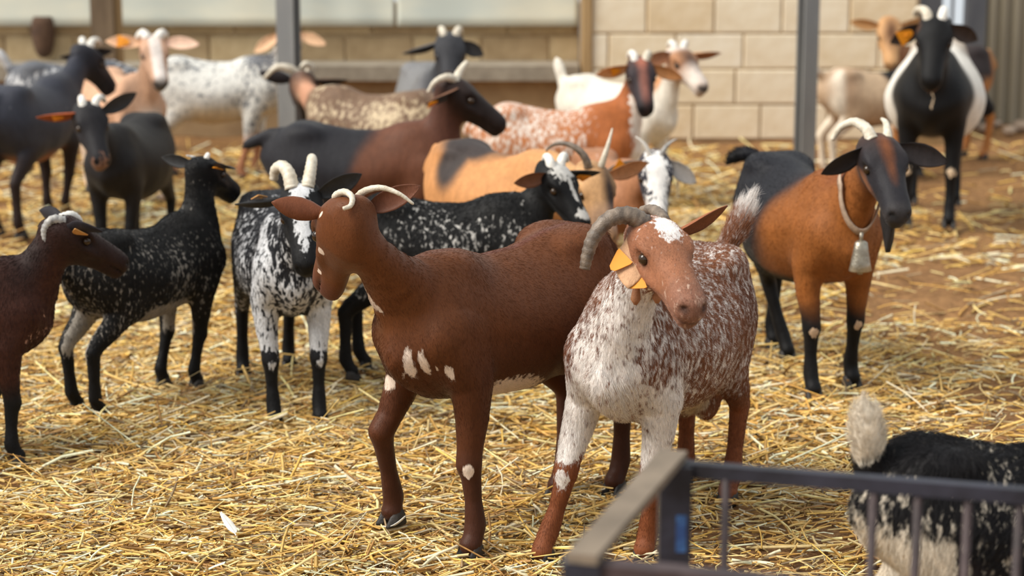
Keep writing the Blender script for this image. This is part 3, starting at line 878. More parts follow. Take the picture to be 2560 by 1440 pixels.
def coat_g1(v):
    b = fill(v, S(99, 56, 29))
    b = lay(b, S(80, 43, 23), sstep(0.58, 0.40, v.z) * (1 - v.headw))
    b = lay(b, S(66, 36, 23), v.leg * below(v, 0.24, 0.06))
    b = lay(b, S(96, 52, 36), v.torsow * sstep(0.018, 0.0, np.abs(v.y)) * sstep(0.6, 0.66, v.z))
    b = lay(b, S(92, 54, 44), hblob(v, (0.24, 0, -0.04), (0.035, 0.05, 0.05)))
    m = np.zeros(len(v.x))
    for c, r in [((0.318, 0.066, 0.450), (.03, .010, .055)), ((0.340, 0.040, 0.445), (.03, .011, .065)), ((0.345, 0.02, 0.40), (.03, .008, .05)), ((0.295, 0.085, 0.43), (.02, .006, .035)), ((0.262, 0.105, 0.455), (.02, .008, .022)), ((0.255, 0.105, 0.39), (.012, .012, .016)),
                 ((0.02, 0.06, 0.345), (.11, .11, .05)), ((0.13, 0.10, 0.37), (.02, .04, .03)), ((-0.25, 0.05, 0.36), (.02, .04, .07))]:
        m = np.maximum(m, blob(v, c, r))
    m = np.maximum(m, 0.62 * v.neckw * sstep(0.25, 0.2, np.abs(v.tn - 0.62)) * sstep(0.75, 0.95, v.nfront + 0.25 * v.nlat))
    for c, r in [((0.10, 0.055, -0.065), (.010, .02, .009)), ((0.185, 0.04, -0.05), (.007, .02, .007)), ((0.02, 0.05, -0.03), (.010, .02, .005))]:
        m = np.maximum(m, hblob(v, c, r))
    k = v.legs['FL'][0][5]; m = np.maximum(m, blob(v, k + [0.024, 0.018, -0.012], (.012, .014, .02)))
    k = v.legs['FR'][0][3]; m = np.maximum(m, blob(v, k + [0.04, 0.0, 0.03], (.016, .02, .018)))
    return b, S(226, 206, 190), m, (S(108, 62, 40), S(112, 70, 52))

def coat_g2(v):
    b = fill(v, S(132, 84, 58)); b = lay(b, S(112, 66, 44), sstep(0.4, 0.7, nz(v, 7)) * 0.8)
    b = lay(b, S(124, 70, 42), v.leg * below(v, 0.27, 0.03)); b = lay(b, S(158, 106, 78), v.headw * 0.6)
    b = lay(b, S(128, 92, 78), hblob(v, (0.235, 0, -0.04), (0.045, 0.05, 0.05)))
    al = fill(v, S(234, 227, 222)); al = lay(al, S(214, 190, 150), v.torsow * sstep(0.40, 0.33, v.z))
    m = 0.40 + 0.12 * (nz(v, 6, 9) - 0.5) * 2
    m = m + 0.10 * fore(v, -0.25) * 0 
    chest = np.clip(fore(v, 0.22, 0.06) * sstep(0.105, 0.06, np.abs(v.y + 0.005) + 0.05 * (nz(v, 12) - .5)) * (v.torsow + v.frontleg) + v.neckw * sstep(0.15, 0.5, v.nfront + 0.3 * (nz(v, 15) - .5)), 0, 1)
    m = m * (1 - chest) + (0.72 + 0.3 * (nz(v, 8, 4) - 0.5)) * chest
    m = np.where(v.neckw > 0.5, np.maximum(m, 0.38), m)
    fl = v.frontleg * sstep(0.50, 0.44, v.z); m = m * (1 - fl) + 0.80 * fl
    low = v.leg * below(v, 0.25, 0.025); m = m * (1 - low)
    hl = v.hindleg * below(v, 0.34, 0.05); m = m * (1 - 0.7 * hl)
    m = np.maximum(m, v.torsow * 0.75 * sstep(0.37, 0.33, v.z))
    hd = v.headw; m = m * (1 - hd) + hd * (0.14 + 0.14 * sstep(0.11, 0.17, v.ha) * sstep(0.03, 0.0, np.abs(v.hl)) + 0.08 * sstep(0.15, 0.22, v.ha) + 0.45 * sstep(-0.06, -0.11, v.hu) * sstep(0.16, 0.08, v.ha))
    m = np.maximum(m, hd * hblob(v, (0.045, 0.012, 0.02), (.042, .028, .035)) * 1.1)
    al = lay(al, S(190, 158, 138), hd * sstep(0.08, 0.12, v.ha))
    for k in ('FR', 'FL'):
        q = v.legs[k][0][5]; pb = blob(v, q + [0.026, 0.0, -0.012], (.014, .017, .026)); m = np.maximum(m, pb)
    tl = v.tailw * 1.0; b = lay(b, S(150, 100, 72), tl); m = m * (1 - tl) + tl * (0.25 + 0.75 * sstep(0.6, 0.9, v.tt))
    return b, al, m, (S(196, 152, 116), S(140, 84, 56))

def coat_g3(v):
    br = S(138, 82, 38); b = fill(v, br)
    bk = sstep(0.02, -0.12, v.x - 0.5 * (v.z - 0.55) - 0.03 + (nz(v, 7) - 0.5) * 0.12) 
    bk = np.maximum(bk * (v.torsow + v.hindleg + v.tailw), v.hindleg); b = lay(b, S(32, 32, 37), bk)
    b = lay(b, JET, v.torsow * sstep(0.37, 0.33, v.z)); b = lay(b, JET, v.leg * below(v, 0.27, 0.05))
    b = lay(b, JET, v.tailw * sstep(0.5, 0.8, v.tt)); b = lay(b, JET, v.hindleg * below(v, 0.5, 0.06))
    b = lay(b, S(120, 66, 34), v.neckw * sstep(-0.3, -0.8, v.nfront))
    hd = v.headw; b = lay(b, S(38, 36, 40), hd)
    b = lay(b, S(112, 66, 40), hd * np.maximum(hblob(v, (0.055, 0.0, 0.02), (.055, .016, .03)), 0.8 * hblob(v, (0.115, 0.0, 0.02), (.045, .012, .03))))
    b = lay(b, S(150, 96, 60), hd * hblob(v, (0.11, -0.05, -0.05), (.05, .02, .008)) * 0.7)
    b = lay(b, S(66, 62, 62), hblob(v, (0.245, 0, -0.03), (.02, .04, .03)))
    m = np.zeros(len(v.x))
    for k in ('FR', 'FL'):
        q = v.legs[k][0][5]; m = np.maximum(m, blob(v, q + [0.028, 0, -0.01], (.013, .014, .017)))
    return b, S(196, 168, 140), m, (S(40, 38, 42), S(46, 40, 40))

def speckled(base, dens, al=WHITE, belly=0.0, legs=BLACK, legz=0.30, head=None, hdens=0.05, ear=None, blaze=None, var=0.15, legd=0.1, tail=None, neckd=None, under=0.36):
    def f(v):
        b = fill(v, base); b = lay(b, legs, v.leg * below(v, legz, 0.05))
        if head is not None: b = lay(b, head, v.headw)
        m = dens + var * (nz(v, 6, 2) - 0.5) * 2
        if neckd is not None: m = m * (1 - v.neckw) + neckd * v.neckw
        m = np.where(v.torsow + v.hindleg + v.frontleg > 0.5, m - 0.8 * dens * sstep(0.60, 0.69, v.z), m)
        low = v.leg * below(v, legz, 0.04); m = m * (1 - low) + legd * low
        m = np.maximum(m, belly * v.torsow * sstep(under + 0.02, under - 0.03, v.z))
        m = m * (1 - v.headw) + hdens * v.headw
        if blaze:
            for c, r in blaze: m = np.maximum(m, v.headw * hblob(v, c, r) * 1.1)
        if tail is not None: m = m * (1 - v.tailw) + tail * v.tailw * sstep(0.15, 0.5, v.tt)
        e = ear if ear is not None else (head if head is not None else base)
        return b, al, m, (np.asarray(e), np.asarray(e) * 0.8 + 0.03)
    return f

def coat_g4(v):
    b, al, m, c = speckled(S(25, 23, 22), 0.25, S(150, 142, 132), 0.9, JET, 0.30, JET, 0.03, neckd=0.08, legd=0.08, under=0.405)(v)
    for k, sg in (('FL', 1), ('HL', 1), ('FR', -1), ('HR', -1)):       # white inner sides of the legs
        m = np.maximum(m, 0.85 * v.w[k] * sstep(-0.004, 0.012, (v.legs[k][0][4][1] - v.y) * sg) * sstep(0.20, 0.26, v.z) * sstep(0.46, 0.40, v.z))
    m = np.maximum(m, 0.66 * v.torsow * blob(v, (0.22, -0.08, 0.40), (.05, .06, .09)))
    return b, al, m, c
def coat_g5(v):
    b = fill(v, S(62, 33, 23)); b = lay(b, JET, v.leg * below(v, 0.26, 0.06)); b = lay(b, S(34, 22, 20), v.headw * 0.8)
    b = lay(b, S(38, 23, 20), v.neckw * sstep(0.3, -0.6, v.nfront)); 
    m = 0.52 * (v.torsow + v.frontleg) * fore(v, 0.27, 0.05) * sstep(0.40, 0.46, v.z) * 0.8
    return b, S(170, 130, 110), m, (S(34, 30, 34), S(60, 52, 58))
def coat_g6(v):
    b, al, m, c = speckled(S(27, 27, 31), 0.30, S(200, 200, 202), 0.6, JET, 0.24, JET, 0.05, neckd=0.36, legd=0.06, blaze=[((0.10, 0.0, 0.01), (.10, .020, .04)), ((0.02, 0.0, 0.02), (.04, .03, .04))])(v)
    up = v.frontleg * sstep(0.24, 0.27, v.z); m = np.where(up > 0.5, np.maximum(m, 0.62), m)
    m = np.maximum(m, 0.92 * v.w['FL'] * sstep(0.245, 0.27, v.z + 0.05 * (nz(v, 20) - .5)) * sstep(0.43, 0.38, v.z))
    m = np.maximum(m, 0.56 * fore(v, 0.22, 0.05) * (v.torsow + v.neckw) * sstep(0.56, 0.48, v.z))
    for k in ('FR', 'FL'):
        q = v.legs[k][0][5]; m = np.maximum(m, 0.8 * blob(v, q + [0.028, 0, -0.01], (.013, .013, .016)))
    return b, al, m, c
def coat_g7(v):
    b, al, m, c = speckled(S(27, 26, 26), 0.27, S(200, 196, 190), 0.2, JET, 0.34, JET, 0.02, neckd=0.06, legd=0.05, blaze=[((0.035, 0.0, 0.025), (.050, .044, .05)), ((0.12, 0.0, 0.02), (.05, .009, .03)), ((0.215, 0.0, 0.0), (.022, .026, .02))])(v)
    m = np.maximum(m, 0.50 * v.neckw * sstep(0.5, 0.9, v.nfront) * sstep(0.6, 0.8, v.tn))
    return b, al, m, c
def two_tone(front, rear, xsplit, slant=0.0, legs=BLACK, legz=0.30, head=BLACK, neck=None, mask=0.0, al=WHITE, throat=0.0, ear=None, belly=None, tail=None, blaze=None):
    def f(v):
        b = fill(v, front)
        rr = sstep(0.05, -0.05, v.x - xsplit - slant * (v.z - 0.55) + (nz(v, 7) - 0.5) * 0.1) * (1 - v.headw)
        b = lay(b, rear, rr)
        if belly is not None: b = lay(b, belly, v.torsow * sstep(0.40, 0.34, v.z))
        if neck is not None: b = lay(b, neck, v.neckw)
        b = lay(b, legs, v.leg * below(v, legz, 0.05)); b = lay(b, head, v.headw)
        if tail is not None: b = lay(b, tail, v.tailw)
        m = np.full(len(v.x), mask) * (1 - v.headw)
        if throat: m = np.maximum(m, throat * v.neckw * sstep(0.3, 0.7, v.nfront))
        if blaze:
            for c, r in blaze: m = np.maximum(m, v.headw * hblob(v, c, r) * 1.1)
        e = np.asarray(ear if ear is not None else head)
        return b, al, m, (e, e * 0.8 + 0.03)
    return f
def coat_g9(v):
    b, al, m, c = two_tone(S(196, 138, 88), S(196, 138, 88), -9, legs=S(172, 118, 74), head=S(204, 158, 112), neck=S(200, 150, 100), ear=S(206, 140, 90))(v)
    st = np.maximum(blob(v, (-0.20, 0, 0.70), (.17, .16, .07)), blob(v, (-0.22, 0.0, 0.62), (.07, .3, .12)))
    b = lay(b, S(62, 54, 52), sstep(0.3, 0.7, st + (nz(v, 10) - .5) * .4) * (1 - v.headw))
    b = lay(b, S(44, 36, 36), v.headw * hblob(v, (0.10, 0.03, 0.0), (.12, .022, .05)))
    b = lay(b, S(190, 160, 150), v.headw * hblob(v, (0.2, 0, -0.03), (.05, .05, .05)) * 0.6)
    return b, al, m, c
def coat_g11(v):
    b = fill(v, S(176, 110, 66)); b = lay(b, S(166, 96, 52), fore(v, 0.05, 0.1)); hd = v.headw
    b = lay(b, S(50, 44, 48), hd); b = lay(b, S(140, 92, 80), hd * hblob(v, (0.13, 0, 0.01), (.12, .018, .04))); b = lay(b, S(170, 104, 84), hd * hblob(v, (0.02, 0, 0.02), (.035, .022, .04)))
    b = lay(b, JET, hd * hblob(v, (0.245, 0, -0.03), (.03, .05, .05)))
    m = (0.44 + 0.2 * (nz(v, 8) - 0.5)) * sstep(0.22, 0.02, v.x) * (1 - hd)
    m = np.maximum(m, 0.5 * v.torsow * below(v, 0.5, 0.06))
    m = np.maximum(m, 0.95 * (v.neckw + v.torsow) * sstep(0.35, 0.6, v.nfront) * sstep(0.95, 0.8, v.tn))
    return b, S(222, 208, 196), m, (S(190, 120, 64), S(210, 150, 100))
def coat_g12(v):
    b = fill(v, S(224, 216, 202)); b = lay(b, S(192, 128, 74), v.neckw * sstep(0.1, -0.3, v.nfront) * sstep(0.9, 0.6, v.tn)); hd = v.headw
    b = lay(b, S(170, 122, 88), hd); b = lay(b, S(96, 72, 60), hd * hblob(v, (0.10, 0, 0.0), (.06, .035, .05)))
    b = lay(b, S(232, 226, 218), hd * np.maximum(hblob(v, (-0.01, 0, 0.0), (.04, .06, .05)), hblob(v, (0.2, 0, -0.04), (.07, .06, .06))))
    b = lay(b, BLACK, hd * hblob(v, (0.262, 0, -0.025), (.016, .03, .016)))
    return b, WHITE, np.zeros(len(v.x)), (S(206, 150, 104), S(150, 100, 70))
def coat_g18(v):
    b = fill(v, S(206, 162, 132)); b = lay(b, S(226, 214, 206), v.headw * sstep(0.034, 0.02, np.abs(v.hl))); b = lay(b, S(190, 150, 124), v.headw * sstep(0.02, 0.04, np.abs(v.hl)))
    b = lay(b, BLACK, v.headw * hblob(v, (0.255, 0, -0.035), (.025, .05, .03))); b = lay(b, S(224, 212, 200), fore(v, 0.26, 0.05) * v.torsow); b = lay(b, S(150, 96, 62), v.torsow * blob(v, (0.27, 0.06, 0.52), (.05, .05, .12)))
    b = lay(b, S(214, 190, 168), v.leg * below(v, 0.4))
    return b, WHITE, np.zeros(len(v.x)), (S(206, 150, 110), S(210, 160, 130))
def coat_g19(v):
    b = fill(v, S(214, 212, 206)); m = 0.34 + 0.3 * (nz(v, 5) - 0.5)
    b = lay(b, S(220, 204, 176), v.torsow * sstep(0.46, 0.38, v.z)); m = m * (1 - 0.6 * v.torsow * sstep(0.46, 0.38, v.z))
    m = np.maximum(m, 0.95 * blob(v, (0.20, 0, 0.68), (.10, .12, .10))); b = lay(b, S(170, 118, 86), v.leg * below(v, 0.24, 0.05)); m = np.where(v.leg * below(v, 0.24, .05) > .5, 0.1, m)
    b = lay(b, S(220, 190, 160), v.headw)
    m = m * (1 - v.headw)
    return b, S(104, 106, 112), m, (S(226, 164, 110), S(226, 170, 120))
def coat_g20(v):
    b = fill(v, JET); wh = sstep(0.06, 0.03, np.abs(v.x + 0.06 + (nz(v, 8) - .5) * .06) - 0.10) * v.torsow
    wh = np.maximum(wh, v.torsow * sstep(0.17, 0.10, v.x)); wh = wh * (1 - v.frontleg)
    b = lay(b, S(232, 226, 216), wh); b = lay(b, S(200, 180, 160), v.hindleg * sstep(0.3, 0.4, v.z) * 0.9); b = lay(b, S(128, 84, 58), v.headw * hblob(v, (0.225, 0, -0.075), (.05, .04, .025)))
    b = lay(b, S(140, 96, 70), v.headw * hblob(v, (0.06, -0.045, -0.015), (.03, .015, .015)))
    m = np.zeros(len(v.x)); m = np.maximum(m, blob(v, (0.372, 0, 0.52), (.02, .014, .045)))
    for k in ('FR', 'FL'):
        q = v.legs[k][0][5]; m = np.maximum(m, 0.9 * blob(v, q + [0.028, 0, 0.0], (.014, .018, .022)))
    return b, S(214, 190, 160), m, (JET, S(60, 50, 46))
def coat_g21(v):
    b, al, m, c = two_tone(S(168, 120, 76), S(70, 56, 52), -9, legs=S(170, 112, 64), legz=0.9, head=S(196, 150, 104), neck=S(150, 100, 66), ear=S(220, 164, 104))(v)
    b = lay(b, S(50, 42, 42), (v.torsow + v.hindleg) * sstep(0.48, 0.54, v.z) * sstep(-0.42, -0.36, v.x)); b = lay(b, S(178, 116, 60), v.hindleg * sstep(-0.34, -0.40, v.x)); b = lay(b, S(96, 64, 44), v.headw * hblob(v, (0.08, 0, 0.01), (.08, .03, .04)))
    m = np.maximum(m, blob(v, (-0.16, 0.13, 0.47), (.06, .06, .05)))
    return b, al, m, c
def coat_g23(v):
    b = fill(v, S(192, 164, 134)); b = lay(b, S(160, 128, 102), blob(v, (-0.34, 0, 0.60), (.10, .2, .12))); b = lay(b, S(226, 214, 196), v.hindleg * sstep(-0.30, -0.36, v.x)); b = lay(b, S(222, 206, 184), v.hindleg * below(v, 0.34))
    b = lay(b, BLACK, fore(v, -0.04, 0.03) * (1 - v.hindleg)); b = lay(b, BLACK, v.torsow * sstep(0.36, 0.32, v.z)); b = lay(b, BLACK, v.torsow * sstep(0.035, 0.02, np.abs(v.y)) * sstep(0.66, 0.68, v.z) * fore(v, -0.15))
    b = lay(b, S(230, 220, 204), v.tailw * sstep(0.3, 0.6, v.tt)); return b, WHITE, np.zeros(len(v.x)), (BLACK, BLACK)
def coat_g15(v):
    b, al, m, c = speckled(S(112, 88, 70), 0.42, S(196, 176, 146), 0.3, S(90, 70, 56), 0.3, S(44, 38, 40), 0.02, var=0.3, tail=1.0)(v)
    b = lay(b, S(190, 140, 112), v.neckw * sstep(0.35, 0.6, v.tn)); m = m * (1 - v.neckw * sstep(0.3, 0.5, v.tn)) + 0.15 * v.neckw
    return b, al, m, c
def coat_g25(v):
    b, al, m, c = speckled(S(22, 20, 22), 0.32, S(190, 188, 186), 0.2, S(44, 30, 30), 0.45, JET, 0.02, legd=0.28)(v)
    m = np.maximum(m, 0.97 * (v.hindleg + v.torsow) * sstep(-0.27, -0.31, v.x + 0.03 * (nz(v, 20) - .5)) * sstep(0.56, 0.50, v.z)); m = np.maximum(m * (1 - v.tailw), v.tailw * sstep(0.18, 0.35, v.tt))
    return b, S(214, 202, 184), m, c

DN = dict(d=(-0.2, 1.0, -0.25)); LV = dict(d=(-0.25, 1.0, 0.05)); UPE = dict(d=(-0.3, 1.0, 0.35))
OT = lambda t=0.5, offs=0.012, k=0.0, ang=0.0, sc=1.0, mt=None: (t, offs, k, ang, sc, mt)
stub = lambda key='white', L=0.05, r0=0.020: dict(L=L, key=key, r0=r0, knob=True)
arc = lambda key='pale', L=0.2, A=130, out=0.7, r0=0.016, **k: dict(L=L, A=A, out=out, r0=r0, key=key, **k)
FINE = 0.0062; MID = 0.0085; FAR = 0.0115
def HW(pxm, pts, key='pale', r0=0.016, **k): return dict(w=[(x / pxm, z, -y / pxm) for x, y, z in pts], key=key, r0=r0, **{'tip': 0.35, **k})
def M_(k, **kw): return coat_material('coat_' + k, **kw)

make_goat('g1', 'reddish brown goat with its head turned away, beside the white-chested spotted goat',
    dict(at=(-0.055, 4.65, 231, 1.01), neck=(-14, 57), head=(-118, -50, 0), nl=0.345, tail=(-50, 0, 0.12, 1.0), fat=0.95, nk=0.84, nt=0.96, hs=1.04,
         legs=dict(FL=dict(hoof=(0.21, 0.115)), FR=dict(hoof=(0.20, -0.135), knee=(0.245, -0.125, 0.27), ankle=(0.195, -0.135, 0.098), lift=0.03), HR=dict(hoof=(-0.28, -0.01)), HL=dict(hoof=(-0.40, 0.08)))),
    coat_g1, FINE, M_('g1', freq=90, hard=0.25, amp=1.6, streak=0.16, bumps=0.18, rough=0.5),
    ears=(dict(wd=(-0.95, -0.12, 0.22), wo=(0.1, 0.9, -0.35), L=0.112, w=0.025), dict(wd=(0.88, -0.1, 0.42), wo=(0.2, -0.9, 0.2), L=0.125, w=0.024)),
    horns=(HW(1073, [(0,0,0),(4,-18,-.02),(26,-30,-.045),(44,-22,-.065),(42,-4,-.075),(26,2,-.085)], 'pale', 0.009, tip=0.5), HW(1073, [(0,0,0),(22,-24,-.02),(62,-36,-.04),(105,-24,-.05),(138,0,-.05)], 'pale', 0.009)))
make_goat('g2', 'brown and white spotted buck with tagged ear, looking right, in the foreground',
    dict(at=(0.345, 4.59, 243, 0.96), neck=(53, 63), head=(49, -33, 0), nl=0.35, tail=(62, -42, 0.16, 0.95), fluff=1.3, hs=1.06, fat=1.02, nk=1.05,
         legs=dict(FR=dict(hoof=(0.30, -0.17)), FL=dict(hoof=(0.175, 0.045)), HL=dict(hoof=(-0.35, 0.06)), HR=dict(hoof=(-0.42, -0.10))),
         extra=[((-0.27, 0.0, 0.375), (.05, .06, .075)), ((-0.26, 0.03, 0.315), (.045, .036, .065)), ((-0.26, -0.03, 0.315), (.045, .036, .065)), ((-0.13, 0, 0.325), (.05, .02, .025))]),
    coat_g2, FINE, M_('g2', freq=62, hard=0.22, amp=3.6, streak=0.2, stretch=0.5),
    ears=(dict(wd=(0.85, 0.1, 0.42), wo=(0.15, -0.6, -0.8), L=0.125, w=0.027, co=S(150, 92, 60), ci=S(120, 72, 48)), dict(wd=(-0.12, -0.45, -0.85), wo=(0.35, 0.9, -0.3), L=0.118, w=0.037, fold=0.3, tagged=[(0.55, -0.008, -0.026, 2.4, 1.05, None), (0.88, 0.004, 0.012, 2.0, 0.95, None)])),
    horns=(HW(1085, [(0,0,0),(-6,-12,.03),(-22,-18,.07),(-44,-10,.11)], 'dark', 0.017, tip=0.6), HW(1085, [(0,0,0),(-40,-22,-.01),(-88,-14,-.02),(-124,26,-.03),(-140,72,-.035),(-146,104,-.035)], 'dark', 0.022, rings=0.07, tip=0.55)))
make_goat('g3', 'brown and black bearded goat wearing a bell on its collar',
    dict(at=(0.93, 6.09, -75, 0.97), neck=(3, 55), head=(-4, -43), nl=0.345, fat=1.12, tail=(50, 55, 0.14, 0.9), tailcurl=1.4,
         legs=dict(FR=dict(hoof=(0.235, -0.08)), FL=dict(hoof=(0.13, 0.10)), HR=dict(hoof=(-0.26, 0.04)), HL=dict(hoof=(-0.43, 0.06))), extra=[((-0.24, 0, 0.35), (.07, .07, .06))]),
    coat_g3, MID, M_('g3', freq=70), ears=(dict(wd=(0.95, 0.0, -0.28), wo=(0.1, -0.9, 0.1), L=0.145), dict(wd=(-0.8, 0.0, -0.5), wo=(-0.2, -0.7, -0.6), L=0.13)),
    horns=(HW(817, [(0,0,0),(2,-18,.03),(4,-34,.07),(2,-38,.12)], 'pale', 0.015), HW(817, [(0,0,0),(-14,-26,.02),(-38,-38,.05),(-66,-24,.07),(-86,8,.08)], 'pale', 0.019)))
make_goat('g4', 'young black goat with faint white flecks and pale belly, looking right',
    dict(at=(-1.07, 5.87, 56, 0.77), neck=(4, 86), head=(0, -33), nl=0.345, hs=1.02, legs=dict(FR=dict(hoof=(0.17, -0.04)), FL=dict(hoof=(0.11, 0.085)), HR=dict(hoof=(-0.38, -0.06)), HL=dict(hoof=(-0.35, 0.095)))),
    coat_g4, MID, M_('g4', freq=85, amp=3.8, hard=0.3), ears=(dict(wd=(-0.95, 0.3, 0.15), wo=(0, -1, -0.1), L=0.14, w=0.026), dict(wd=(0.75, -0.6, 0.0), wo=(0, 0.4, 0.9), L=0.13, tagged=[OT(0.35, 0.010, 0.0, 0.3), OT(0.30, -0.008, 0.012, 0.2)])),
    horns=(HW(848, [(0,0,0),(-18,-8,0),(-40,-10,.02)], 'grey', 0.008), HW(848, [(0,0,0),(4,-12,0),(7,-20,.01)], 'white', 0.013, tip=0.6)))
make_goat('g5', 'dark brown goat entering at the left edge with curled pale horn',
    dict(at=(-1.50, 5.18, 21, 0.76), neck=(-10, 63), head=(4, -34), hs=1.15, nl=0.33, nk=1.15, legs=dict(FR=dict(hoof=(0.20, -0.12)), FL=dict(hoof=(0.12, 0.09)))),
    coat_g5, MID, M_('g5', freq=80), ears=(dict(d=(-0.3, 1, 0)), dict(wd=(0.9, -0.45, 0.02), wo=(0.1, 0.55, 0.8), L=0.13, w=0.034, tagged=[OT(0.3, -0.010, 0, 0.4, 1.1, M_tag2)])),
    horns=(HW(961, [(0,0,0),(26,-6,.03),(46,10,.05),(52,32,.06)], 'white', 0.018, tip=0.5), HW(961, [(0,0,-.01),(-34,-8,-.03),(-60,20,-.035),(-62,56,-.035),(-50,78,-.035)], 'grey', 0.018, rings=0.1)))
make_goat('g6', 'black and white speckled horned goat facing forward, left of the brown goat',
    dict(at=(-0.68, 5.82, -76, 0.88), neck=(-1, 52), head=(-3, -55, 8), nl=0.345, legs=dict(FR=dict(hoof=(0.27, -0.075)), FL=dict(hoof=(0.27, 0.075)), HR=dict(hoof=(-0.42, -0.10)), HL=dict(hoof=(-0.52, 0.08)))),
    coat_g6, MID, M_('g6', freq=75, amp=3.8, hard=0.25), ears=(dict(wd=(0.9, 0, 0.42), wo=(0.1, -0.9, -0.3), L=0.14), dict(wd=(-0.95, -0.1, -0.12), wo=(0, -0.4, -0.9), L=0.14, tagged=[OT(0.45, -0.010, 0.0, 0.6, 1.0, M_tag2)])),
    horns=(HW(857, [(0,0,0),(5,-34,.02),(8,-62,.05),(6,-72,.08)], 'pale', 0.021, tip=0.72), HW(857, [(0,0,0),(-10,-38,.02),(-30,-56,.05),(-52,-42,.08),(-58,-14,.09)], 'pale', 0.023, tip=0.6)))
make_goat('g7', 'black goat with white forehead patch standing behind the brown goat',
    dict(at=(-0.16, 6.16, 0, 0.81), neck=(-19, 66), head=(-44, -50), nl=0.29, legs=dict(HR=dict(hoof=(-0.42, -0.11)), HL=dict(hoof=(-0.38, 0.05)), FR=dict(hoof=(0.11, -0.10)))),
    coat_g7, MID, M_('g7', freq=70, amp=3.8, hard=0.3), ears=(dict(wd=(0.95, 0.2, -0.05), wo=(0, -0.6, -0.8), L=0.13, tagged=[OT(0.5, 0.012, 0.016, 0.5, 1.1)]), dict(wd=(-0.9, -0.3, -0.2), wo=(0.1, -0.8, -0.4), L=0.12, co=BLACK, ci=S(120, 80, 60))), horns=(stub('white', 0.02), stub('white', 0.03)))
make_goat('g8', 'large dark brown goat with pale horns and black rump in the middle',
    dict(at=(-0.51, 7.39, -4, 0.91), neck=(-14, 76), head=(7, -38), nl=0.33, tail=(-25, 0, 0.13, 1.0)), two_tone(S(98, 60, 42), S(38, 37, 41), -0.08, 0.6, head=S(38, 29, 27), neck=S(92, 58, 46), mask=0.06, al=S(190, 170, 160), legs=S(60, 40, 34)),
    FAR, M_('g8', freq=50), ears=(dict(d=(-0.4, 1, 0)), dict(wd=(-0.8, -0.45, -0.35), wo=(0.2, -0.5, -0.8), L=0.14, co=S(120, 84, 64), tagged=[OT(0.8, 0.012, 0.0)])), horns=(HW(679, [(0,0,0),(12,-24,.03),(30,-46,.06)], 'pale', 0.019, tip=0.6), HW(679, [(0,0,0),(-24,-14,-.03),(-56,-2,-.05),(-76,26,-.05)], 'pale', 0.019)))
make_goat('g9', 'orange tan goat with dark withers and dark horns, behind the black goat',
    dict(at=(0.0, 6.78, -48, 0.92), neck=(-20, 24), head=(-22, -54), nl=0.34), coat_g9, FAR, M_('g9', freq=50), ears=(dict(d=(-0.2, 1, 0.05)), dict(d=(0.1, 1, -0.6), tagged=[OT(0.5, 0.014)])),
    horns=(arc('pale', 0.13, 40, 0.3, 0.012), arc('dark', 0.20, 150, 0.7, 0.014)))
make_goat('g10', 'small goat with white face and small horns, behind the spotted buck',
    dict(at=(0.38, 7.3, -73, 0.77), neck=(0, 38), head=(-15, -54), hs=1.25), speckled(S(166, 116, 84), 0.06, S(232, 228, 224), 0, S(120, 84, 60), 0.3, S(56, 56, 64), 0.03, ear=S(190, 184, 180), blaze=[((0.09, 0, 0.015), (.12, .042, .05)), ((0.2, 0, -0.03), (.06, .04, .05))]),
    FAR, M_('g10', freq=60), ears=(dict(wd=(0.8, 0, -0.6), wo=(0, -0.9, 0), L=0.13), dict(wd=(-0.9, 0, -0.3), wo=(0, -0.9, -0.2), tagged=[OT(0.5, 0.014, 0.01, 0.8, 1.2)])), horns=(arc('grey', 0.09, 90, 0.8, 0.010), arc('white', 0.09, 60, 0.9, 0.010)))
make_goat('g11', 'orange roan goat with a dark face and white throat by the block wall',
    dict(at=(0.24, 8.38, -6, 0.88), neck=(-8, 76), head=(-75, -52), nl=0.37), coat_g11, FAR, M_('g11', freq=60, amp=3.4, hard=0.5), ears=(dict(wd=(0.9, 0, -0.35), wo=(0, -0.8, -0.4), co=JET), dict(wd=(-0.95, 0, -0.25), wo=(0, -0.8, -0.5), tagged=[OT(0.4, 0.012)])), horns=(stub('pale', 0.02), stub('white', 0.03)))
make_goat('g12', 'white goat with tan head looking right, in front of the block wall',
    dict(at=(0.53, 9.41, -41, 0.86), neck=(-8, 69), head=(-17, -35), hs=1.2, nl=0.35, tail=(70, 0, 0.14, 1.3)), coat_g12, FAR, M_('g12', freq=40), ears=(dict(wd=(0.97, 0.1, 0.02), wo=(0, -0.6, -0.8)), dict(wd=(-0.8, -0.4, -0.2), wo=(0, -0.9, 0.1))), horns=(stub('white', 0.04), stub('white', 0.05)))
make_goat('g13', 'dark grey goat facing forward with a leaf in its mouth, at the back wall',
    dict(at=(-0.40, 9.55, -80, 0.93), neck=(22, 66), head=(-8, -50), hs=1.25, nl=0.37), two_tone(S(120, 119, 120), S(104, 104, 107), -9, head=S(48, 48, 52), neck=S(74, 74, 78), mask=0.15, al=S(90, 90, 94), legs=S(90, 86, 84)), FAR, M_('g13', freq=40),
    ears=(dict(wd=(0.8, 0, -0.5), wo=(0, -0.9, -0.3), L=0.10), dict(wd=(-0.9, 0.1, -0.3), wo=(0, -0.4, -0.9), co=S(84, 82, 84))), horns=(stub('pale', 0.04), stub('pale', 0.04)))
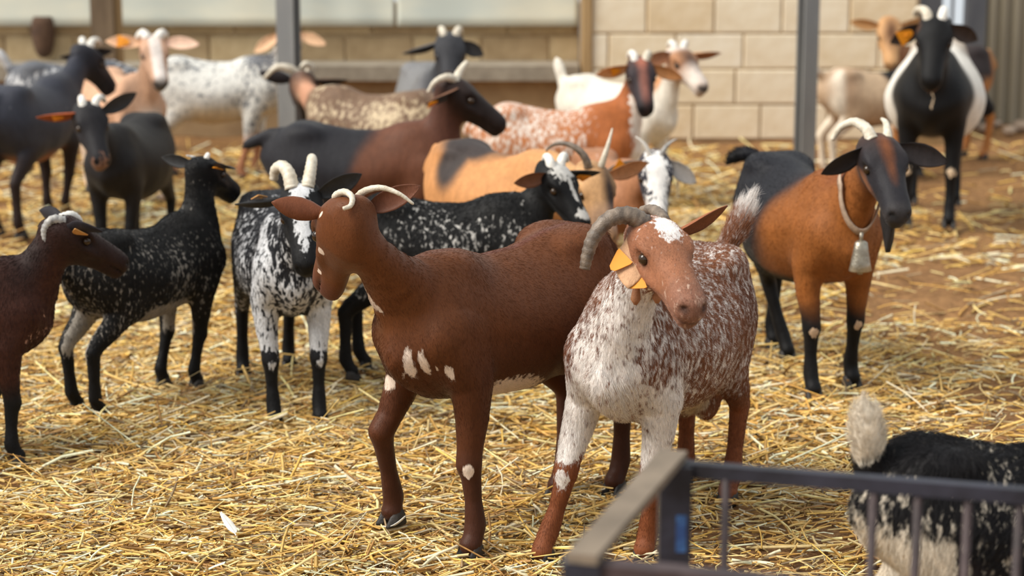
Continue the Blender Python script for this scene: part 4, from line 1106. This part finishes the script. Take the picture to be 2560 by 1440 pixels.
make_goat('g15', 'brown and cream roan goat with dark head and pale curved horns beside the grey post',
    dict(at=(-0.65, 8.9, 156, 0.88), neck=(-38, 34), head=(-66, -52), hs=1.2, nl=0.33, tail=(65, 20, 0.14, 1.2)), coat_g15, FAR, M_('g15', freq=42, amp=3.0, hard=0.4, stretch=0.8),
    ears=(dict(d=(-0.3, 1, 0)), dict(wd=(0.95, -0.15, 0.0), wo=(0, -0.5, -0.8), co=S(90, 64, 50))),
    horns=(HW(560, [(0,0,0),(-28,-20,-.03),(-62,-22,-.05),(-96,8,-.05)], 'pale', 0.026), HW(560, [(0,0,0),(10,-22,-.02),(-4,-34,-.05),(-18,-24,-.07)], 'pale', 0.024)))
make_goat('g16', 'big slate black goat with white horn stubs at the far left',
    dict(at=(-2.12, 8.89, 75, 0.93), neck=(-6, 49), head=(-25, -50), nl=0.345, fat=1.08, legs=dict(HR=dict(hoof=(-0.40, -0.10)), HL=dict(hoof=(-0.36, 0.04)), FR=dict(hoof=(0.24, 0.0)))), two_tone(S(56, 57, 66), S(50, 51, 60), -9, head=S(38, 37, 43), legs=S(44, 34, 32), legz=0.4, belly=S(150, 96, 64), mask=0.1, al=S(170, 172, 178)), FAR, M_('g16', freq=45),
    ears=(dict(wd=(0.95, 0.2, 0.02), wo=(0, -0.7, -0.6)), dict(wd=(-0.9, -0.2, -0.1), wo=(0, -0.6, -0.8))), horns=(stub('white', 0.06, 0.02), stub('white', 0.06, 0.02)))
make_goat('g17', 'black goat with brown muzzle and tagged reddish ear, in front of the slate black goat',
    dict(at=(-1.56, 8.0, -97, 0.85), neck=(-3, 50), head=(35, -50), hs=1.2, nl=0.35, fat=1.15, legs=dict(FL=dict(hoof=(0.22, 0.06)), FR=dict(hoof=(0.22, -0.06)))), two_tone(S(30, 27, 27), S(28, 25, 25), -9, head=S(34, 32, 35), legs=JET, mask=0.03, blaze=[((0.245, 0, -0.04), (.03, .04, .04))], al=S(120, 88, 72)), FAR, M_('g17', freq=50),
    ears=(dict(wd=(0.85, 0.1, 0.45), wo=(0, -0.8, -0.4)), dict(wd=(-0.95, -0.1, -0.1), wo=(0, -0.5, -0.8), co=S(170, 80, 36), ci=S(150, 80, 44), tagged=[OT(0.45, 0.012)])), horns=(stub('white', 0.03), stub('white', 0.05)))
make_goat('g18', 'tan goat with white face and orange tag, behind the slate black goat',
    dict(at=(-1.87, 9.64, -56, 0.88), neck=(6, 73), head=(-13, -46), hs=1.2, nl=0.37), coat_g18, FAR, M_('g18', freq=40), ears=(dict(wd=(0.97, 0, -0.03), wo=(0, -0.9, 0.5), L=0.16, co=S(224, 180, 150), ci=S(228, 190, 166)), dict(wd=(-0.95, -0.1, 0.08), wo=(0, -0.9, 0.4), L=0.16, co=S(222, 170, 128), ci=S(226, 180, 144), tagged=[OT(0.5, 0.014, 0, 0, 1.3)])), horns=(HW(520, [(0,0,0),(10,-14,.02),(18,-6,.05)], 'white', 0.028, tip=0.6), HW(520, [(0,0,0),(-14,-14,.02),(-28,-4,.04),(-32,10,.05)], 'white', 0.026, tip=0.6)))
make_goat('g19', 'white goat with grey flecks standing sideways beside the grey post',
    dict(at=(-1.48, 10.35, -3, 0.90), neck=(-7, 69), head=(-73, -52), hs=1.15, nl=0.32, fat=1.05, legs=dict(FR=dict(hoof=(0.10, -0.11)), FL=dict(hoof=(0.16, 0.06)))), coat_g19, FAR, M_('g19', freq=44, amp=3.6, stretch=0.8, hard=0.4), ears=(dict(wd=(0.9, 0, -0.3), wo=(0, -0.9, 0.4), co=S(230, 180, 136), ci=S(232, 188, 150)), dict(wd=(-0.8, 0, -0.55), wo=(0, -0.9, 0.3), co=S(230, 180, 136), ci=S(232, 188, 150))), horns=(stub('white', 0.05), stub('white', 0.05)))
make_goat('g20', 'black goat with white flanks facing forward at the far right',
    dict(at=(1.91, 9.0, -104, 1.12), neck=(2, 54), head=(-1, -57), nl=0.345, fat=1.3), coat_g20, FAR, M_('g20', freq=60), ears=(dict(wd=(0.85, 0.2, -0.4), wo=(0, -0.9, -0.2), L=0.12), dict(wd=(-0.85, 0, -0.5), wo=(0, -0.9, -0.2), L=0.12, tagged=[OT(0.5, 0.012, 0, 0, 1.3)])), horns=(stub('white', 0.05), stub('pale', 0.07)))
make_goat('g21', 'brown goat with a leaf in its mouth, behind the black goat at far right',
    dict(at=(2.32, 10.97, 210, 0.90), neck=(11, 67), head=(57, -56), hs=1.2, nl=0.35), coat_g21, FAR, M_('g21', freq=50), ears=(dict(d=(-0.2, 1, 0)), dict(d=(-0.2, 1, -0.1))))
make_goat('g23', 'tan goat with black shoulders, its head hidden behind the black and white goat',
    dict(at=(1.95, 10.4, 14, 0.81), neck=(0, 10), head=(0, -50), tail=(40, 0, 0.15, 1.1)), coat_g23, FAR, M_('g23', freq=40))
make_goat('g25', 'black flecked goat with raised white tail behind the metal rack',
    dict(at=(0.98, 3.5, 14, 0.80), neck=(0, 30), head=(0, -50), tail=(80, 0, 0.15, 1.35), fluff=0.15, fat=1.05), coat_g25, MID, M_('g25', freq=60, amp=3.6, hard=0.3))
make_goat('g27', 'grey speckled goat with white tail, mostly hidden behind the slate black goat',
    dict(at=(-2.30, 10.6, 5, 0.82), neck=(0, 5), head=(0, -60), tail=(60, 0, 0.15, 1.2)), speckled(S(96, 98, 104), 0.5, S(186, 186, 188), 0.3, S(80, 76, 74), 0.3, S(60, 60, 64), 0.1, tail=1.0), FAR, M_('g27', freq=36))

# collar and bell, beard of the belled goat
root, v = GOATS['g3']
B, nra, nrl, nlat = v.neck_curve
def neck_at(B, t):
    Bn = np.array(B); ts = np.linspace(0, 1, len(B)); c = np.array([np.interp(t, ts, Bn[:, i]) for i in range(3)])
    d = np.array([np.interp(min(t + .05, 1), ts, Bn[:, i]) for i in range(3)]) - c; return c, d / np.linalg.norm(d), np.interp(t, ts, nra), np.interp(t, ts, nrl)
c, d, ra, rl = neck_at(B, 0.62)
latv = np.array([0, 1.0, 0]); frv = np.cross(latv, d); frv /= np.linalg.norm(frv)
M_collar = mottled('leather_collar', S(150, 126, 108), S(186, 162, 140), 20, 0.7)
vs, fs = [], []; n = 32
for k in range(n):
    a = 2 * math.pi * k / n
    hang = 0.022 * max(0, math.cos(a)) ** 2
    rad = frv * math.cos(a) * (ra + 0.008 + hang) + latv * math.sin(a) * (rl + 0.012)
    off = -d * (0.09 * max(0, math.cos(a)) - 0.01)
    for (dr, dt) in ((0, -0.012), (0.005, -0.012), (0.005, 0.012), (0, 0.012)):
        vs.append(c + rad * (1 + dr / np.linalg.norm(rad)) + off + d * dt)
for k in range(n):
    for q in range(4): fs.append((k*4+q, k*4+(q+1) % 4, ((k+1) % n)*4+(q+1) % 4, ((k+1) % n)*4+q))
col = mesh_obj('collar', vs, fs, M_collar, root); col['label'] = 'pale leather collar strap'
bt = c + frv * (ra + 0.042) - d * 0.09
m_bell = mottled('worn_brass_bell', S(140, 132, 118), S(190, 182, 166), 25, 0.35, metallic=0.7)
mb = MB(); prof = [(0.0, .012), (-0.006, .020), (-0.03, .024), (-0.07, .031), (-0.092, .036), (-0.094, .033), (-0.06, .024)]
nn = 20; base = []
for (z, r) in prof:
    for k in range(nn):
        a = 2 * math.pi * k / nn; base.append((bt[0] + r * math.cos(a) * 0.8, bt[1] + r * math.sin(a), bt[2] - 0.012 + z))
ff = [(i*nn+k, i*nn+(k+1) % nn, (i+1)*nn+(k+1) % nn, (i+1)*nn+k) for i in range(len(prof)-1) for k in range(nn)] + [tuple(range(nn))[::-1]]
bell = mesh_obj('bell', base, ff, m_bell, col); bell['label'] = 'worn metal bell'
cl = MB(); cl.tube([(bt[0], bt[1], bt[2] - 0.05), (bt[0], bt[1], bt[2] - 0.115)], [0.004, 0.009], 8); cl.build('clapper', m_bell, col, True)
lp = MB(); lp.tube([(bt[0], bt[1], bt[2] + 0.014), (bt[0], bt[1], bt[2] - 0.014)], 0.006, 8); lp.build('bell_loop', m_bell, col, True)
def beard(key, L, mat, wdt=0.018):
    root, v = GOATS[key]; P0, Hm, hs = v.frame; vs, fs = [], []
    c0 = P0 + Hm @ (np.array([0.20, 0, -0.068]) * hs)
    for i in range(9):
        t = i / 8; r = wdt * (1 - 0.75 * t ** 1.5); cc = c0 + np.array([-0.01 * t, 0, 0.012 - t * L])
        for k in range(10):
            a = 2 * math.pi * k / 10; rr = r * (1 + 0.25 * math.sin(3 * a + 4 * t)); vs.append(cc + np.array([rr * math.cos(a), rr * math.sin(a), 0]))
    for i in range(8):
        for k in range(10): fs.append((i*10+k, i*10+(k+1) % 10, (i+1)*10+(k+1) % 10, (i+1)*10+k))
    fs += [tuple(range(10))[::-1], tuple(range(80, 90))]
    return mesh_obj('beard', vs, [f[::-1] for f in fs], mat, root)
M_beard = mottled('black_beard', JET, S(40, 36, 38), 60, 0.6, (1, 1, 0.1), 0.4)
beard('g3', 0.14, M_beard, 0.026)
# throat wattles of the spotted buck
root, v = GOATS['g2']; P0, Hm, hs = v.frame
M_wat = mottled('wattle_skin', S(150, 96, 64), S(176, 124, 88), 40, 0.7)
Bn, bra, brl, bla = v.neck_curve
for sd in (1, -1):
    c_ = Bn[8]; t_ = Bn[9] - Bn[7]; t_ = t_ / np.linalg.norm(t_); l_ = bla[8] / np.linalg.norm(bla[8]); f_ = np.cross(l_, t_)
    a0 = c_ + f_ * bra[8] * 0.88 + l_ * sd * 0.026 - t_ * 0.03
    w = MB(); w.tube([tuple(a0 + np.array([0, 0, 0.01])), tuple(a0 + np.array([0.004, 0, -0.01])), tuple(a0 + np.array([0.006, 0, -0.03])), tuple(a0 + np.array([0.006, 0, -0.042]))], [0.007, 0.009, 0.012, 0.004], 10)
    w.build('wattle', M_wat, root, True)
# ------------------------------------------------------------------ short coat hair on the goats near the camera
def add_fur(key, count, L=0.010, lift=0.22, rad=0.00030, mat=None, seed=1, long=()):
    root, v = GOATS[key]; rg = np.random.default_rng(seed)
    V, F = v.p, v.F
    tri = np.concatenate([F[:, [0, 1, 2]], F[:, [0, 2, 3]]])
    A = V[tri[:, 0]]; e1 = V[tri[:, 1]] - A; e2 = V[tri[:, 2]] - A
    cr = np.cross(e1, e2); area = 0.5 * np.linalg.norm(cr, axis=1)
    # smooth vertex normals
    vn = np.zeros_like(V)
    for k in range(3): np.add.at(vn, tri[:, k], cr)
    vn /= np.linalg.norm(vn, axis=1, keepdims=True) + 1e-12
    dens = area * np.where(V[tri[:, 0], 2] < 0.05, 0.0, 1.0)
    t = rg.choice(len(tri), count, p=dens / dens.sum())
    u, w = rg.random(count), rg.random(count); fl = u + w > 1; u[fl], w[fl] = 1 - u[fl], 1 - w[fl]
    bc = np.stack([1 - u - w, u, w], 1)
    def interp(arr): return (arr[tri[t]] * bc.reshape(count, 3, *([1] * (arr.ndim - 1)))).sum(1)
    p = interp(V); n = interp(vn); n /= np.linalg.norm(n, axis=1, keepdims=True)
    P0, Hm, hs = v.frame
    hw, nw, tw = interp(v.headw), interp(v.neckw), interp(v.tailw); lw = interp(v.leg)
    B = np.array(v.neck_curve[0]); ts = np.linspace(0, 1, len(B)); tang = np.gradient(B, axis=0); tang /= np.linalg.norm(tang, axis=1, keepdims=True)
    tn = interp(v.tn); ndir = -np.stack([np.interp(tn, ts, tang[:, i]) for i in range(3)], 1)
    d = np.tile(np.array([-0.75, 0, -0.65]), (count, 1)); d[:, 0] += 0.5 * sstep(-0.25, -0.42, p[:, 0])
    d = d * (1 - nw - hw - lw - tw)[:, None] + (ndir + [0, 0, -0.2]) * nw[:, None] + (-Hm[:, 0] + 0.15 * np.array([0, 0, -1])) * hw[:, None] + np.array([-0.1, 0, -1.0]) * lw[:, None]
    tdir = v.tail_dir; d = d + tdir * tw[:, None]
    sw = np.stack([noise3(p + 3 + 11 * i, 9) - 0.5 for i in range(3)], 1)
    d = d + 0.5 * sw + 0.12 * rg.normal(size=(count, 3))
    d = d - n * np.einsum('ij,ij->i', d, n)[:, None]; d /= np.linalg.norm(d, axis=1, keepdims=True) + 1e-9
    Ls = L * (0.6 + 0.7 * rg.random(count)) * (1 - 0.55 * hw) * (1 - 0.45 * lw * sstep(0.34, 0.26, p[:, 2]))
    Ls = Ls * (1 + tw * v.tail_fluff)
    for (c, r, f) in long:
        q = np.sqrt((((p - np.array(c)) / np.array(r)) ** 2).sum(1)); Ls = Ls * (1 + f * np.clip(1.3 - q, 0, 1))
    lf = lift * (0.6 + 0.8 * rg.random(count)) * (1 + 0.9 * tw)
    root_p = p - n * 0.001
    pts = np.zeros((count, 4, 3))
    for k, f in enumerate((0, 0.33, 0.67, 1.0)):
        pts[:, k] = root_p + d * (Ls * f)[:, None] + n * (Ls * lf * (f - 0.45 * f * f) * 1.4)[:, None]
    cd = bpy.data.hair_curves.new('fur')
    cd.add_curves([4] * count)
    cd.points.foreach_set('position', pts.reshape(-1).astype(np.float32))
    cd.points.foreach_set('radius', np.tile(np.array([1, .9, .65, .15]) * rad, count).astype(np.float32))
    for nm, arr in (('coat_base', v.coat[0]), ('coat_alt', v.coat[1])):
        c = interp(np.broadcast_to(arr, V.shape)); c = c * (0.75 + 0.5 * rg.random(count))[:, None]
        at = cd.attributes.new(nm, 'FLOAT_COLOR', 'CURVE'); at.data.foreach_set('color', np.concatenate([np.clip(c, 0, 1), np.ones((count, 1))], 1).astype(np.float32).ravel())
    at = cd.attributes.new('coat_mask', 'FLOAT', 'CURVE'); at.data.foreach_set('value', interp(v.coat[2]).astype(np.float32))
    cd.materials.append(mat)
    o = bpy.data.objects.new('fur', cd); C.objects.link(o); o.parent = root; o['kind'] = 'stuff'
    return o
add_fur('g1', 110000, 0.011, 0.16, 0.00026, M_('g1_fur', freq=90, hard=0.3, amp=1.6, streak=0.14, bumps=0, rough=0.45), 1)
add_fur('g2', 150000, 0.017, 0.24, 0.00028, M_('g2_fur', freq=95, hard=0.45, amp=3.8, streak=0.14, stretch=0.45, bumps=0, rough=0.5), 2, long=[((0.30, 0, 0.42), (.12, .12, .12), 0.8), ((-0.2, 0, 0.34), (.2, .14, .05), 0.8)])
add_fur('g3', 60000, 0.011, 0.16, 0.0004, M_('g3_fur', freq=70, bumps=0, rough=0.5), 3)
add_fur('g4', 35000, 0.016, 0.22, 0.0007, M_('g4_fur', freq=85, amp=3.8, hard=0.3, bumps=0), 4)
add_fur('g5', 30000, 0.016, 0.22, 0.0007, M_('g5_fur', freq=80, bumps=0), 5)
add_fur('g6', 40000, 0.014, 0.2, 0.0006, M_('g6_fur', freq=75, amp=3.8, hard=0.3, bumps=0), 6)
add_fur('g7', 30000, 0.016, 0.22, 0.0007, M_('g7_fur', freq=70, amp=3.8, hard=0.3, bumps=0), 7)
add_fur('g25', 60000, 0.024, 0.3, 0.0005, M_('g25_fur', freq=60, amp=3.6, hard=0.3, bumps=0), 8)
# ------------------------------------------------------------------ metal hay rack frame in the right foreground
M_iron = mottled('dark_blue_iron', S(24, 24, 31), S(50, 50, 62), 9, 0.5, bumpy=0.15, detail=4)
M_rust = mottled('rusty_iron', S(44, 33, 34), S(74, 58, 58), 14, 0.6, bumpy=0.25)
M_flat = mottled('worn_top_rail', S(108, 95, 80), S(130, 115, 98), 12, 0.7, bumpy=0.1)
FZ = 0.76
c1 = ground(1688, 1152, FZ); c2 = ground(1452, 1392, FZ); r1 = ground(2760, 1232, FZ)
dirr = (r1 - c1); r2 = c2 + dirr
fr = empty('hay_rack', (c1[0], c1[1], 0)); tag(fr, 'dark metal rail rack with thin bars in the right foreground', 'rack')
O = np.array([c1[0], c1[1], 0])
def fb(name, a, b, w, h, mat):
    q = MB(); q.beam(np.array(a) - O, np.array(b) - O, w, h); return q.build(name, mat, fr)
def fpost(name, p, w, mat):
    q = MB(); x, y = p[0] - O[0], p[1] - O[1]; q.box(x - w/2, x + w/2, y - w/2, y + w/2, 0, p[2] - 0.004); return q.build(name, mat, fr)
z_ = lambda p, z: np.array([p[0], p[1], z])
fpost('post', c1, 0.044, M_iron); fpost('post', c2, 0.044, M_iron); fpost('post', r1, 0.044, M_iron); fpost('post', r2, 0.044, M_iron)
fb('side_rail', c2 + [0, -0.02, 0.004], c1 + [0, 0.02, 0.004], 0.038, 0.012, M_flat)
fb('side_rail', r2 + [0, 0, 0.0], r1 + [0, 0, 0.0], 0.045, 0.012, M_flat)
fb('top_rail', c1 + [0.02, 0, -0.012], r1 + [0, 0, -0.012], 0.02, 0.02, M_iron)
fb('top_rail', c2 + [0.02, 0, -0.020], r2 + [0, 0, -0.020], 0.03, 0.03, M_rust)
fb('bottom_rail', z_(c1, 0.15), z_(r1, 0.15), 0.02, 0.02, M_rust); fb('bottom_rail', z_(c2, 0.15), z_(r2, 0.15), 0.03, 0.03, M_rust)
u1 = lambda px: (ground(px, 1190, FZ)[0] - c1[0]) / dirr[0]
for px in (1826, 2186, 2292, 2410, 2530, 2640):
    t = u1(px); p = c1 + dirr * t
    q = MB(); q.tube([tuple(z_(p, 0.15) - O), tuple(z_(p, FZ - 0.02) - O)], 0.0062, 8); q.build('bar', M_rust, fr, True)
    p = c2 + dirr * t
    q = MB(); q.tube([tuple(z_(p, 0.15) - O), tuple(z_(p, FZ - 0.03) - O)], 0.0062, 8); q.build('bar', M_rust, fr, True)
# blue paint left on the corner post
M_blue = mottled('blue_paint', S(40, 70, 120), S(66, 110, 160), 20, 0.5)
q = MB(); x, y = 0, 0
q.box(0.001, 0.015, -0.0235, -0.0222, FZ - 0.125, FZ - 0.072); q.build('paint_patch', M_blue, fr)

# ------------------------------------------------------------------ small things on the floor
M_feather = mottled('feather', S(226, 220, 210), S(244, 240, 232), 60, 0.6, (1, 1, 1), 0)
def feather(px, py, L, w, rz, curl, label):
    p = ground(px, py); n = 10; vs, fs = [], []
    for i in range(n + 1):
        t = i / n; ww = w * math.sin(math.pi * min(1, t * 0.9 + 0.08)) ** 0.7
        for k in (-1, 0, 1):
            vs.append((t * L - L/2, k * ww + curl * t * t * L, 0.02 + 0.03 * t * t + (0.003 if k == 0 else 0.007)))
    for i in range(n):
        for k in (0, 1): fs.append((i*3+k, (i+1)*3+k, (i+1)*3+k+1, i*3+k+1))
    r = empty('feather', (p[0], p[1], 0), rz); tag(r, label, 'feather')
    v = mesh_obj('vane', vs, fs, M_feather, r); v.modifiers.new('t', 'SOLIDIFY').thickness = 0.0012
    q = MB(); q.tube([(t * L * 1.25 - L * 0.72, curl * t * t * L, 0.024 + 0.03 * t * t) for t in np.linspace(0, 0.95, 8)], np.linspace(0.0016, 0.0006, 8), 6)
    q.build('shaft', M_feather, r, True)
feather(580, 1345, 0.075, 0.011, 1.9, 0.25, 'white curled feather lying on straw in the left foreground')
feather(985, 1345, 0.05, 0.008, -0.5, 0.2, 'small pale feather beside the brown goat\'s lifted hoof')
M_leafg = mottled('green_leaf', S(104, 160, 50), S(140, 190, 80), 30, 0.5)
def leaf_at(P, label, L=0.07):
    vs, fs = [], []
    for i in range(7):
        t = i / 6; w = 0.02 * math.sin(math.pi * (0.12 + 0.8 * t)); 
        for k in (-1, 0, 1): vs.append((k * w, 0.008 * abs(k) - 0.01 * t, -t * L))
    for i in range(6):
        for k in (0, 1): fs.append((i*3+k, (i+1)*3+k, (i+1)*3+k+1, i*3+k+1))
    o = mesh_obj('leaf', vs, fs, M_leafg); o.location = P; o.rotation_euler = (0.3, 0.2, 0.5)
    o.modifiers.new('t', 'SOLIDIFY').thickness = 0.002; tag(o, label, 'leaf')
for nm, lab in (('g13', 'green leaf held in the mouth of the dark grey goat'), ('g21', 'bright green leaf in the mouth of the brown goat by the wall')):
    P = MOUTH[nm]; leaf_at((P[0], P[1] , P[2]), lab)
# clods by the corrugated wall
M_clod = mottled('clod', S(120, 98, 80), S(168, 150, 132), 12, 0.95)
random.seed(3)
for k, (px, py, sz) in enumerate([(2400, 330, .05), (2428, 318, .06), (2462, 326, .05), (2490, 315, .045), (2524, 332, .05), (2550, 322, .06)]):
    p = ground(px, py); vs, fs = [], []
    for i in range(5):
        for j in range(8):
            a = math.pi * i / 4; b = 2 * math.pi * j / 8; rr = sz * (0.8 + 0.4 * random.random())
            vs.append((rr * math.sin(a) * math.cos(b), rr * math.sin(a) * math.sin(b), rr * 0.6 * math.cos(a)))
    for i in range(4):
        for j in range(8): fs.append((i*8+j, (i+1)*8+j, (i+1)*8+(j+1) % 8, i*8+(j+1) % 8))
    o = mesh_obj('stone', vs, fs, M_clod); o.location = (p[0], p[1], sz * 0.3)
    tag(o, 'rough pale stone in the row along the foot of the corrugated wall', 'stone', 'stones by the corrugated wall')
